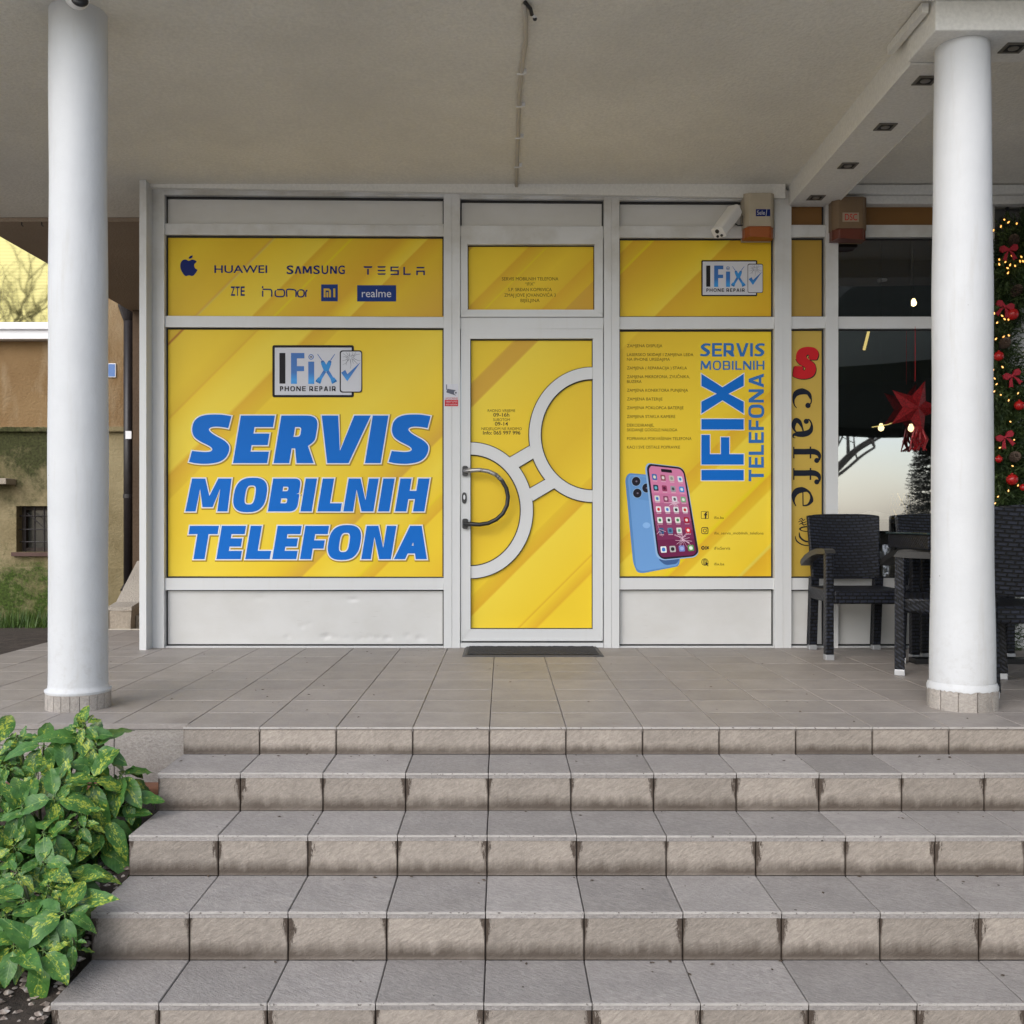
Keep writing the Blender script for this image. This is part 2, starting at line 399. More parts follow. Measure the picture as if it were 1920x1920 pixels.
# ------------------------------------------------------------------ flat print: shapes and letters
def rpoly(pts, seg=6):
    """polygon from (x,y) or (x,y,r): corners with r are rounded"""
    out = []; n = len(pts)
    for i,p in enumerate(pts):
        if len(p) == 2 or p[2] <= 0: out.append((p[0],p[1])); continue
        a = Vector(pts[i-1][:2]); b = Vector(p[:2]); c = Vector(pts[(i+1)%n][:2])
        u = (a-b); w = (c-b); r = min(p[2], u.length*.49, w.length*.49)
        p0 = b + u.normalized()*r; p1 = b + w.normalized()*r
        for k in range(seg+1):
            t = k/seg; q = p0*(1-t)**2 + b*(2*t*(1-t)) + p1*t*t; out.append((q.x,q.y))
    return out
def rrect(x0,y0,x1,y1,r): return rpoly([(x0,y0,r),(x1,y0,r),(x1,y1,r),(x0,y1,r)])
def sup(cx,cy,a,b,e=2.,n=40,rev=False):
    o = []
    for k in range(n):
        t = 2*math.pi*k/n; c,s = math.cos(t), math.sin(t)
        o.append((cx + a*math.copysign(abs(c)**(2/e),c), cy + b*math.copysign(abs(s)**(2/e),s)))
    return o[::-1] if rev else o
def area(l): return sum(l[i][0]*l[(i+1)%len(l)][1]-l[(i+1)%len(l)][0]*l[i][1] for i in range(len(l)))/2
def ccw(l): return l if area(l) > 0 else l[::-1]
def stroke(pts, wd, seg=6, closed=False):
    """variable-width stroke through the points -> outline"""
    P_ = [Vector(p[:2]) for p in pts]; n = len(P_)
    if not isinstance(wd,(list,tuple)): wd = [wd]*n
    S, Wd = [], []
    for i in range(n-1):
        a,b,c,d = P_[max(i-1,0)], P_[i], P_[i+1], P_[min(i+2,n-1)]
        for k in range(seg):
            t = k/seg
            S.append(.5*((2*b)+(c-a)*t+(2*a-5*b+4*c-d)*t*t+(3*b-a-3*c+d)*t**3)); Wd.append(wd[i]*(1-t)+wd[i+1]*t)
    S.append(P_[-1]); Wd.append(wd[-1]); L, Rr = [], []
    for i,p in enumerate(S):
        t = (S[min(i+1,len(S)-1)]-S[max(i-1,0)]).normalized(); nrm = Vector((-t.y,t.x))*Wd[i]/2
        L.append(tuple(p+nrm)); Rr.append(tuple(p-nrm))
    return ccw(L + Rr[::-1])
def line(x0,y0,x1,y1,w): return stroke([(x0,y0),(x1,y1)], w, 1)
def offset(l, d):
    o = []; n = len(l)
    for i in range(n):
        a,b,c = Vector(l[i-1]),Vector(l[i]),Vector(l[(i+1)%n])
        u = (b-a); w = (c-b)
        if u.length < 1e-9 or w.length < 1e-9: o.append(tuple(b)); continue
        u.normalize(); w.normalize(); n1 = Vector((u.y,-u.x)); n2 = Vector((w.y,-w.x))
        m = n1+n2
        if m.length < 1e-6: o.append(tuple(b+n1*d)); continue
        m.normalize(); k = min(1/max(m.dot(n1),.1), 2.2); o.append(tuple(b + m*d*k))
    return o

def glyph(ch, w, t, h):
    """(outer, [holes]) of a heavy grotesque capital; cap height 1, stem t, bar h"""
    if ch=='I': return [(0,0),(t,0),(t,1),(0,1)], []
    if ch=='L': return [(0,0),(w,0),(w,h),(t,h),(t,1),(0,1)], []
    if ch=='E': return [(0,0),(w,0),(w,h),(t,h),(t,.5-h/2),(w*.93,.5-h/2),(w*.93,.5+h/2),(t,.5+h/2),(t,1-h),(w,1-h),(w,1),(0,1)], []
    if ch=='F': return [(0,0),(t,0),(t,.44-h/2),(w*.92,.44-h/2),(w*.92,.44+h/2),(t,.44+h/2),(t,1-h),(w,1-h),(w,1),(0,1)], []
    if ch=='T': return [(w/2-t/2,0),(w/2+t/2,0),(w/2+t/2,1-h),(w,1-h),(w,1),(0,1),(0,1-h),(w/2-t/2,1-h)], []
    if ch=='H': return [(0,0),(t,0),(t,.5-h/2),(w-t,.5-h/2),(w-t,0),(w,0),(w,1),(w-t,1),(w-t,.5+h/2),(t,.5+h/2),(t,1),(0,1)], []
    if ch=='N':
        k = t*.86; return [(0,0),(k,0),(k,.66),(w-t*1.05,0),(w,0),(w,1),(w-k,1),(w-k,.34),(t*1.05,1),(0,1)], []
    if ch=='M':
        k = t*.9; return [(0,0),(k,0),(k*1.08,.68),(w*.39,.13),(w*.63,.13),(w-k*1.08,.68),(w-k,0),(w,0),(w-.04,1),(w-k*1.42,1),(w*.51,.47),(k*1.42,1),(.04,1)], []
    if ch=='V': return [(0,1),(w*.47-t*.62,0),(w*.47+t*.74,0),(w,1),(w-t*1.05,1),(w*.49,.26),(t*1.05,1)], []
    if ch=='A':
        s = w/2-t*.52; x = lambda y: t+s*y; y0=.17; y1=y0+h*.95
        ya = min((w/2-t)/s, 1-h*.9)
        return [(0,0),(t,0),(x(y0),y0),(w-x(y0),y0),(w-t,0),(w,0),(w-s,1),(s,1)], [[(x(y1),y1),(w/2,ya),(w-x(y1),y1)]]
    if ch=='X': return [(0,0),(t*1.15,0),(w/2,.5-t*.62),(w-t*1.15,0),(w,0),(w/2+t*.62,.5),(w,1),(w-t*1.15,1),(w/2,.5+t*.62),(t*1.15,1),(0,1),(w/2-t*.62,.5)], []
    if ch=='O': return sup(w/2,.5,w/2,.525,2.7), [sup(w/2,.5,w/2-t,.525-h*.95,3.2,rev=True)]
    if ch=='R':
        b = w-.05; return rpoly([(0,0),(t,0),(t,.31),(t*1.22,.31),(w-1.1*t,0),(w,0),(w-.55*t,.36),(b,.47,.12),(b,1,.25),(0,1)]), [rpoly([(t,1-h),(b-t,1-h,.07),(b-t,.31+h,.07),(t,.31+h)])]
    if ch=='P': return rpoly([(0,0),(t,0),(t,.36),(w,.36,.2),(w,1,.25),(0,1)]), [rpoly([(t,1-h),(w-t,1-h,.1),(w-t,.36+h,.1),(t,.36+h)])]
    if ch=='B':
        b = w-.02; return rpoly([(0,0),(w,0,.22),(w,.53,.14),(w-.09,.53),(b,.56,.08),(b,1,.2),(0,1)]), [rpoly([(t,.5-h/2+.02),(w-t,.5-h/2+.02,.05),(w-t,h,.05),(t,h)]), rpoly([(t,1-h),(b-t,1-h,.05),(b-t,.5+h/2-.01,.05),(t,.5+h/2-.01)])]
    if ch=='S' and t > .3:
        def cr(p, sg=5):
            o=[]
            for i in range(len(p)-1):
                a,b,c,d=[Vector(p[max(0,min(len(p)-1,i+k))]) for k in (-1,0,1,2)]
                for k in range(sg):
                    u_=k/sg; v=.5*((2*b)+(c-a)*u_+(2*a-5*b+4*c-d)*u_*u_+(3*b-a-3*c+d)*u_**3); o.append((v.x,v.y))
            return o+[tuple(p[-1])]
        raw = cr([(368,80),(300,69),(230,67),(170,73),(125,90),(96,120),(83,160),(83,198),(100,235),(140,265),(190,290),(219,308),(228,325),(214,338),(180,343),(130,340),(80,335)]) + cr([(58,415),(100,425),(160,430),(225,427),(282,414),(322,388),(345,350),(352,310),(340,282),(310,255),(265,230),(225,205),(204,181),(215,164),(250,157),(300,160),(345,168)])
        return ccw([((X-.165*(425-Y)-52)/350*w/.8, (425-Y)/350) for X,Y in raw]), []
    if ch=='S':
        q = w/.8; k = h/.24; e = (1-k)*.06
        pts = [(.775,.845+e),(.56,.885+e),(.345,.862+e),(.195-e,.705),(.35,.545),(.555,.41),(.615+e,.29),(.50,.145-e),(.27,.115-e),(.02,.158-e)]
        wd = [.25,.235,.265,.325,.36,.36,.325,.265,.235,.25]
        return stroke([(x*q,y) for x,y in pts], [v*k for v in wd], 5), []
W_AUTO = {'P':.60,'I':None,'E':.68,'F':.64,'L':.62,'S':.72,'R':.76,'V':.86,'M':1.05,'O':.84,'B':.74,'N':.82,'H':.80,'T':.72,'A':.86,'X':.86}

def place(loops, xf, y, mb, mi=0):
    """tessellate loops (outer + holes), map 2-D -> photo px by xf, put on the plane at depth y"""
    lp = [[Vector((p[0],p[1],0)) for p in l] for l in loops]
    tri = tessellate_polygon(lp); flat = [p for l in loops for p in l]
    vs = []
    for p in flat:
        px,py = xf(p); vs.append((fx(px), y, fz(py)))
    fs = []
    for t in tri:
        a,b,c = (vs[i] for i in t)
        n = (b[0]-a[0])*(c[2]-a[2])-(b[2]-a[2])*(c[0]-a[0])
        fs.append(tuple(t) if n > 0 else tuple(reversed(t)))
    mb.add(vs, fs, mi)
ID = lambda p: p
LAY = .0007
FRONT = -0.0006                  # front of the printed film

def big_word(parent, letters, base, H, shear, t, h, ow=2.2, layer=1):
    """big blue italic word with a white edge: one mesh, drawn as layers of film"""
    for i,(ch,x0,w) in enumerate(letters):
        mb = MB(); o,hs_ = glyph(ch, w/H, t, h)
        sh = lambda l: [(x+shear*y, y) for x,y in l]
        o = ccw(sh(o)); hs_ = [ccw(sh(l))[::-1] for l in hs_]
        xf = lambda p,x0=x0: (x0 + p[0]*H, base - p[1]*H)
        k = LAY*.15*i
        for d,off,mi in ((layer,(ow+1.4)/H,2),(layer+1,ow/H,1),(layer+2,0.,0)):
            lo = [offset(o,off)] + [offset(l,off) for l in hs_] if off else [o]+hs_
            dx = 1.3 if mi==2 else 0
            place(lo, (lambda p,f=xf,dx=dx: (f(p)[0]+dx, f(p)[1]+dx)), FRONT-LAY*d-k, mb, mi)
        mb.obj('letter', [M['ink_blue'],M['ink_white'],M['ink_shadow']], parent)

def auto_word(s, t, h, sp):
    x = 0; out = []
    for ch in s:
        w = W_AUTO[ch] or t; out.append((ch,x,w)); x += w+sp
    return out, x-sp
def fit_word(parent, s, box, t, h, sp, mat, rot=0, outline=None, layer=1):
    let, tot = auto_word(s, t, h, sp); x0,y0,x1,y1 = box
    for i,(ch,gx,w) in enumerate(let):
        mb = MB(); o,hs_ = glyph(ch,w,t,h); o = ccw(o); hs_ = [ccw(l)[::-1] for l in hs_]
        if rot == 0: xf = lambda p,gx=gx: (x0+(gx+p[0])/tot*(x1-x0), y1-p[1]*(y1-y0))
        else:        xf = lambda p,gx=gx: (x1-p[1]*(x1-x0), y1-(gx+p[0])/tot*(y1-y0))   # reads upwards
        k = LAY*.1*i
        if outline: place([offset(o,outline)]+[offset(l,outline) for l in hs_], xf, FRONT-LAY*layer-k, mb, 1)
        place([o]+hs_, xf, FRONT-LAY*(layer+1)-k, mb, 0)
        mb.obj('letter', [mat,M['ink_white']], parent)

_tc = {}
def text_shape(s, bold=0):
    """outlines of the built-in font as (verts, tris, bounds)"""
    if (s,bold) in _tc: return _tc[(s,bold)]
    c = bpy.data.curves.new('t','FONT'); c.body = s; c.size = 1; c.offset = bold; c.resolution_u = 4
    o = bpy.data.objects.new('t',c); COL.objects.link(o); bpy.context.view_layer.update()
    me = bpy.data.meshes.new_from_object(o.evaluated_get(bpy.context.evaluated_depsgraph_get()))
    v = [tuple(x.co[:2]) for x in me.vertices]; f = [tuple(p.vertices) for p in me.polygons]
    bpy.data.objects.remove(o); bpy.data.curves.remove(c); bpy.data.meshes.remove(me)
    _tc[(s,bold)] = (v,f); return v,f
def text(parent, rows, mat, layer=1, name='lettering', y=None, cap=.68):
    """rows of (string, x0, x1, y_centre, cap height px, bold): one flat print mesh"""
    mb = MB(); Y = (FRONT if y is None else y) - LAY*layer
    for s,x0,x1,yc,ch,bold in rows:
        v,f = text_shape(s.replace('Đ','D').replace('đ','d'), bold)
        a = min(p[0] for p in v); b = max(p[0] for p in v); kx = (x1-x0)/(b-a); kz = ch/cap
        mb.add([(fx(x0+(p[0]-a)*kx), Y, fz(yc+ch/2-p[1]*kz)) for p in v], f)
        for i,c in enumerate(s):
            if c == 'Đ':
                pv,_ = text_shape(s[:i].replace('Đ','D')+'D', bold); e = max(p[0] for p in pv)
                q0 = x0+(e-.66-a)*kx; q1 = x0+(e-.36-a)*kx
                mb.add([(fx(q0),Y-.0002,fz(yc+.4)),(fx(q1),Y-.0002,fz(yc+.4)),(fx(q1),Y-.0002,fz(yc-.4)),(fx(q0),Y-.0002,fz(yc-.4))],[(0,1,2,3)])
    o = mb.obj(name, mat, parent)
    if name == 'lettering': o['kind'] = 'stuff'
    return o

# ================================================================== SETTING
def struct(name, mb, mat, **k):
    o = mb.obj(name, mat, **k); o['kind'] = 'structure'; return o
random.seed(7)
# ground sheet: street in front, yard behind
gr = struct('ground', MB().box(-90,90,-120,40,-1.6,-0.86), M['asphalt'])
# ---- porch floor with its tiles
YF = -2.583; TX = -0.052; T = 0.3
floor = struct('porch_floor', MB().box(TX-4*T,7,YF+.012,1.06,-.5,-.018).box(-2.95,TX-4*T,-2.50,1.06,-.5,-.018).box(-6.,-2.95,-2.50,-2.1,-.5,-.018), M['grout'])
tile_me = None
def tile_mesh(name, w, d, th, mat, g=.0017):
    me = MB().box(-w/2+g, w/2-g, -d/2+g, d/2-g, -th, 0).mesh(name, mat); bm = bmesh.new(); bm.from_mesh(me)
    bmesh.ops.bevel(bm, geom=[e for e in bm.edges if all(v.co.z > -.001 for v in e.verts)], offset=.0022, segments=1, affect='EDGES'); bm.to_mesh(me); bm.free(); return me
ft = tile_mesh('floor_tile', T, T, .018, M['floor_tile'], .0013)
for j in range(9):
    if j == 8: continue
    for i in range(-10, 16):
        x = TX + T*(i+.5)
        if x < -3.0: continue
        if i < -4 and j == 0: inst('floor_tile', ft, floor, (x, YF+T-.118, random.uniform(-.0007,.0007)), scale=(1,.787,1)); continue
        inst('floor_tile', ft, floor, (x, YF+T*(j+.5), random.uniform(-.0007,.0007)))
cut = tile_mesh('floor_tile_cut', T, .183-.004, .018, M['floor_tile'])
for i in range(-10,16):
    x = TX + T*(i+.5)
    if x > -3.0: inst('floor_tile', cut, floor, (x, YF+2.4+.0915, 0))
for j in range(4):
    for i in range(-10,-7):
        x = TX + T*(i+.5)
        if x > -3.0: inst('floor_tile', ft, floor, (x, .0+.15+T*j, 0))

# ---- steps: treads and risers tile by tile
ED = [(-2.583,0.0),(-2.878,-.107),(-3.166,-.246),(-3.482,-.382),(-3.758,-.530),(-4.04,-.68)]
XL = -1.253; NX = 18
body = MB(); XR = XL + NX*T
for k in range(1, len(ED)):
    y0, z0 = ED[k]; y1 = ED[k-1][0]
    body.box(XL+.006, XR, y0+.014, y1+.012-.0005, -.86, z0-.02)
steps = struct('steps', body, M['grout'])
for k in range(len(ED)):
    y0, z = ED[k]; zn = ED[k+1][1] if k+1 < len(ED) else -.86
    rh = z - zn
    rme = MB().box(-T/2+.0016, T/2-.0016, 0, .014, 0, rh-.0095).mesh('riser_tile', M['riser'])
    bm = bmesh.new(); bm.from_mesh(rme); bmesh.ops.bevel(bm, geom=[e for e in bm.edges if all(v.co.y < .001 for v in e.verts)], offset=.002, segments=1, affect='EDGES'); bm.to_mesh(rme); bm.free()
    if k: dp = ED[k-1][0]-y0; tme = tile_mesh('tread_tile', T, dp+.006, .020, M['tread'])
    # rounded lip along the front edge of every tread
    nme = MB().box(-T/2+.0014, T/2-.0014, -.0030, .006, -.0070, -.0012).mesh('nosing', M['nosing'])
    for i in range(NX):
        x = XL + T*(i+.5); jz = random.uniform(-.0008,.0008)
        inst('riser_tile', rme, steps, (x, y0, zn), rot=(0,0,random.uniform(-.0025,.0025)))
        if k: inst('tread_tile', tme, steps, (x, y0+(dp+.006)/2-.0035, z+jz), rot=(random.uniform(-.002,.002),0,0))
        inst('nosing', nme, steps, (x, y0, z+jz if k else 0))
# crumbs and leaf bits that have blown onto the steps and porch
mb = MB(); rg = random.Random(31)
for k in range(170):
    if rg.random() < .45: y = rg.uniform(-2.5,-.1); z = .001; x = rg.uniform(-2.8,2.2)
    else:
        j = rg.randrange(1,5); y0,z = ED[j]; y = ED[j-1][0]-abs(rg.gauss(0,.07))-.004; y = max(y,y0+.01); z += .002; x = rg.uniform(XL+.02,2.2)
    r_ = rg.uniform(.0018,.0055); a = rg.uniform(0,6.28); c_,s_ = math.cos(a)*r_, math.sin(a)*r_
    mb.add([(x-c_*1.8,y-s_*1.8,z),(x+s_,y-c_,z+.001),(x+c_*1.8,y+s_*1.8,z+.0015),(x-s_,y+c_,z),(x,y,z+r_*.7)],[(0,1,4),(1,2,4),(2,3,4),(3,0,4)])
tag(mb.obj('grit', plain('dark_crumbs',(.07,.05,.035),.9,var=.5,vs=30)), kind='stuff')
# ---- retaining face left of the steps
ret = struct('retaining_wall', MB().box(-6,XL+.003,-2.505,-2.2,-.86,-.02), M['grout'])
for i,(a,b) in enumerate([(-3.1,-2.66),(-2.66,-2.23),(-2.23,-1.848),(-1.848,-1.546),(-1.546,-1.256)]):
    for z0,z1 in ((-.62,-.335),(-.335,-.021)):
        m = MB().box(a+.002,b-.002,-2.522,-2.505,z0+.002,z1-.001); o = m.obj('cladding_tile', M['base_tile'], ret)
coping = MB().box(-6,XL,-2.527,-2.503,-.02,-.0012).obj('coping', M['floor_tile'], ret)

# ---- planting bed: sloping soil with gravel
def bed_z(x, y): return -.58 + .30*max(0,min(1,(y+3.9)/1.2)) + .02*math.sin(7*x+3*y)
mb = MB(); nx, ny = 40, 30
for j in range(ny+1):
    for i in range(nx+1):
        x = -4.2+(XL-.002+4.2)*i/nx; y = -5.2 + (-2.52+5.2)*j/ny; mb.v.append((x,y,bed_z(x,y)+random.uniform(-.008,.008)))
for j in range(ny):
    for i in range(nx):
        a = j*(nx+1)+i; mb.f.append((a,a+1,a+nx+2,a+nx+1)); mb.m.append(0)
struct('planting_bed', mb, M['soil'], smooth=True)
mb = MB().box(-4.2,XL-.004,-2.62,-2.54,-.6,-.225)
brick = plain('old_brick', (.20,.09,.05), .9, var=.25, vs=20, bump=.5)
lg = mb.obj('brick_ledge', brick, bevel=.01); tag(lg, 'low brown brick ledge behind the shrubs at the foot of the retaining wall', 'ledge')
# pebbles
q = N('pebble'); q.set(q.ramp(q.noise(q.pos(), 40, 2), [(.3,(.10,.07,.055)),(.5,(.30,.25,.21)),(.7,(.55,.51,.47))]), .8); M['pebble'] = q.m
mb = MB()
for k in range(2600):
    x = random.uniform(-2.4,XL-.006); y = random.uniform(-4.6,-3.0); r = random.uniform(.006,.017); z = bed_z(x,y)+r*.35
    a = random.uniform(0,6.28); vs = []
    for dx,dy,dz in ((1,0,0),(0,1,0),(-1,0,0),(0,-1,0),(0,0,.8),(0,0,-.8),(.7,.7,.3),(-.6,.7,-.2)):
        u = dx*math.cos(a)-dy*math.sin(a); v = dx*math.sin(a)+dy*math.cos(a); vs.append((x+u*r*random.uniform(.8,1.3), y+v*r, z+dz*r*.7))
    mb.add(vs, [(0,6,4),(6,1,4),(1,7,4),(7,2,4),(2,3,4),(3,0,4),(0,3,5),(3,2,5),(2,7,5),(7,1,5),(1,6,5),(6,0,5)])
tag(mb.obj('gravel', M['pebble']), kind='stuff')

# ---- ceiling slab, soffit, unseen storey added to shut out the sky
def ceil_z(y): return 2.95 - y*.027
sl = MB()
sl.prism([(-2.7,ceil_z(-2.7)),(.57,ceil_z(.57)),(.57,3.4),(-2.7,3.4)], 'x', -3.69, 9)
ceiling = struct('porch_ceiling', sl, M['ceiling'])
sf = MB().box(-3.70,9,.572,7.5,2.905,3.4).obj('soffit', M['soffit'], ceiling)
for px,py in ((30,412),(68,411)):
    p = P(px,py,7.10); MB().tube([(p.x,.585,2.91),(p.x,.585,2.885),(p.x+.012,.58,2.875)], .004, 6).obj('rebar_hook', M['black'], ceiling)
up = MB().box(-3.69,9,-2.65,7.5,3.401,6.4)
tag(up.obj('unseen_storey', M['beam']), 'unseen plain storey added above the porch to shut out the sky', 'building')
wall = MB().box(-2.27,-2.2,.06,4.3,-.02,2.9)
tag(wall.obj('side_wall', M['soffit']), 'brown rendered side wall running back behind the shopfront corner', 'wall')
# beams
def zb(y): return 2.83 - y*.013
b1 = MB().prism([(-2.0,zb(-2.0)),(-.002,zb(0)),(-.002,2.949),(-2.0,3.0)], 'x', 1.826, 2.124)
beam = b1.obj('ceiling_beam', M['beam'], bevel=.006); tag(beam, 'white plastered beam running from the front corner column back to the shopfront', 'beam')
b2 = MB().box(1.812,7,-2.305,-2.002,2.862,3.02)
tag(b2.obj('ceiling_beam', M['beam'], bevel=.006), 'white plastered front beam resting on the right hand column', 'beam')
# square recessed lamps
def downlight(x,y,z,label):
    t = thing('recessed_lamp', label, 'ceiling lamp', (x,y,z), group='square recessed lamps in the beams')
    a,b = .047,.034
    fr = MB()
    fr.box(-a,a,-a,-b,-.005,.0).box(-a,a,b,a,-.005,.0).box(-a,-b,-b,b,-.005,.0).box(b,a,-b,b,-.005,.0)
    fr.obj('lamp_frame', M['dull'], t); MB().box(-b,b,-b,b,-.0025,-.0005).obj('lamp_recess', M['gasket'], t)
    MB().lathe([(.022,-.003),(.022,-.006),(.012,-.007)],(0,0),14,cap=True).obj('lamp_bulb', M['dull2'], t)
M['dull'] = plain('dull_lamp_metal', (.17,.16,.14), .5, .3); M['dull2'] = plain('dull_lamp_glass', (.20,.19,.17), .3)
for (px,py),lb in zip(((1530,370),(1590,310),(1660,237),(1735,150)),
      ('square recessed lamp at the shopfront end of the beam','second square recessed lamp from the shopfront along the beam','third square recessed lamp from the shopfront along the beam','square recessed lamp half hidden by the right hand column')):
    d = 2.04*F/(980-py); y = d-6.6; d = (zb(y)-.8)*F/(980-py); y = d-6.6; x = (px-943)*d/F
    downlight(x,y,zb(y)-.0005,lb)
downlight(2.215,-2.15,2.8615,'square recessed lamp in the front beam right of the column')

# ---- cables on the ceiling
t = thing('ceiling_cable', 'beige painted cable clipped along the porch ceiling above the door', 'cable')
xs = .088; pts = [(xs-.003,-.02,ceil_z(-.02)-.012),(xs-.005,-.5,ceil_z(-.5)-.012),(xs-.004,-.95,ceil_z(-.95)-.012),(xs-.006,-1.3,ceil_z(-1.3)-.012),(xs,-1.62,ceil_z(-1.62)-.013),(xs+.014,-1.9,ceil_z(-1.9)-.012),(xs+.012,-2.1,ceil_z(-2.1)-.012),(xs+.001,-2.25,ceil_z(-2.25)-.012)]
MB().tube(pts,.011,10).obj('cable', M['cable'], t, smooth=True)
for py in (352,306,251,191,129):
    d = 2.15*F/(980-py); y = d-6.6; z = ceil_z(y); d=(z-.8)*F/(980-py); y = min(d-6.6,-.03); z = ceil_z(y)
    m = MB().box(-.018,.017,-.006,.006,-.026,-.021).box(.013,.030,-.006,.006,-.021,0)
    o = m.obj('clip', M['white'], t); o.location = (xs-.003,y,z)
t = thing('cable_connector', 'loose black and white plug hanging beside the ceiling cable', 'connector', (.112,-2.2,ceil_z(-2.2)))
MB().tube([(-.02,-.06,-.005),(.005,-.03,-.02),(.012,.0,-.03)],.009,8).obj('plug', M['black'], t)
MB().tube([(.014,.004,-.03),(.03,.03,-.028)],.006,8).obj('sleeve', M['white'], t)
MB().ball((.026,.03,-.033),.010,8).obj('tip', M['black'], t)
tk = MB().box(1.772,1.80,-2.262,-1.87,2.958,ceil_z(-1.87)-.001)
tag(tk.obj('cable_trunking', M['beam']), 'grey white cable trunking along the ceiling beside the beam', 'trunking')
tk = MB().box(1.64,7,-2.335,-2.306,2.985,3.008)
tag(tk.obj('cable_trunking', M['beam']), 'white cable trunking running across the top of the front beam', 'trunking')

# ---- columns
def column(name, label, x, y, r0, r1, ztop, base_r, base_h, nt_, rough_edge):
    t = thing(name, label, 'column', (x,y,0), group='round white porch columns')
    prof = []
    for k in range(25):
        u = k/24; z = base_h*.6 + (ztop-base_h*.6)*u
        prof.append((r0+(r1-r0)*u + .0018*math.sin(9*u+x)+.0012*math.sin(23*u), z))
    if not rough_edge: prof = [(base_r-.001,base_h*.9),(base_r+.003,base_h+.003),(base_r+.003,base_h+.008),(r0+.002,base_h+.014),(r0,base_h+.03)] + [p for p in prof if p[1] > base_h+.035]
    MB().lathe(prof,(0,0),64).obj('shaft', M['column'], t, smooth=True)
    if rough_edge:
        # paint slopped over the top of the tiles, uneven lower edge
        mb = MB(); n = 96; rs = random.Random(5); vs = []
        for k in range(n):
            a = 2*math.pi*k/n; zz = base_h - .004 + rs.uniform(-.003,.003) - (.008 if k%23==0 else 0)
            vs += [(base_r*1.006*math.cos(a),base_r*1.006*math.sin(a),zz),(base_r*1.005*math.cos(a),base_r*1.005*math.sin(a),base_h+.008),((r0+.004)*math.cos(a),(r0+.004)*math.sin(a),base_h+.026)]
        fs = []
        for k in range(n):
            for j in range(2): fs.append((3*k+j,3*((k+1)%n)+j,3*((k+1)%n)+j+1,3*k+j+1))
        mb.add(vs,fs).obj('paint_collar', M['column'], t, smooth=True)
    for k in range(nt_):
        a0 = 2*math.pi*(k+.03)/nt_; a1 = 2*math.pi*(k+.97)/nt_; mb = MB(); vs=[]; m=4
        hh = base_h - (random.uniform(0,.006) if rough_edge else 0)
        for i in range(m+1):
            a = a0+(a1-a0)*i/m
            for rr,z in ((base_r-.012,0),(base_r,0),(base_r,hh),(base_r-.012,hh)): vs.append((rr*math.cos(a),rr*math.sin(a),z))
        fs = [(4*i+j,4*i+(j+1)%4,4*i+4+(j+1)%4,4*i+4+j) for i in range(m) for j in range(4)] + [(3,2,1,0),(4*m,4*m+1,4*m+2,4*m+3)]
        mb.add(vs,fs).obj('base_tile', M['base_tile'], t)
    MB().lathe([(base_r-.008,0),(base_r-.008,base_h-.006),(r0-.01,base_h-.004)],(0,0),48).obj('base_mortar', M['grout'] if not rough_edge else M['base_tile'], t)
    return t
column('porch_column','white round column at the left with narrow grey tiles round its foot and a dome camera above', -1.842,-2.15,.1225,.1195,3.01,.134,.073,22,False)
column('porch_column','white round column at the right corner with chipped beige tiles and paint drips round its foot', 1.993,-2.15,.1325,.1140,2.865,.1435,.088,12,True)

# ---- dome camera above the left column
c = P(150,0,4.22); t = thing('dome_camera','small white ceiling camera with a black eye above the left column','camera',(c.x+.0,c.y,c.z))
MB().lathe([(.055,.12),(.055,.075),(.045,.06)],(-.02,.03),24).obj('mount', M['cam_white'], t, smooth=True)
MB().ball((-.012,.0,.012),.049,24).obj('housing', M['cam_white'], t, smooth=True)
fc = MB().ball((0,0,0),.034,20,sq=.55).obj('lens_window', M['black'], t, smooth=True); fc.location=(.010,-.026,-.014); fc.rotation_euler=(R(62),0,R(25))

# ================================================================== SHOPFRONT
def pxp(mb, tl, bl, br, tr, y0, y1, mi=0):
    return mb.prism([(fx(p[0]),fz(p[1])) for p in (tl,bl,br,tr)], 'y', y0, y1, mi)
def pxr(mb, x0, y0, x1, y1, d0, d1, mi=0, s=0):
    return pxp(mb,(x0,y0),(x0,y1),(x1,y1+s),(x1,y0+s),d0,d1,mi)
store = thing('shopfront','white aluminium shopfront of the phone repair shop covered in yellow printed panels','shopfront',(0,0,0))
def part(name, mat, x0,y0,x1,y1,d0,d1, parent=None, bevel=.0025, s=0):
    return pxr(MB(),x0,y0,x1,y1,d0,d1,0,s).obj(name, mat, store if parent is None else parent, bevel=bevel)
A = M['alu']
# posts
part('corner_post',A,278,353,290.3,1219,-.16,.06); part('corner_post',A,291,356,312.5,1213.5,-.05,.05)
for a,b,c in ((833,848,863),(1131,1145,1159.5),(1448.5,1464,1479.5)):
    part('mullion',A,a,362,b-.35,1213,-.052,.05); part('mullion',A,b+.35,362,c,1213,-.050,.05)
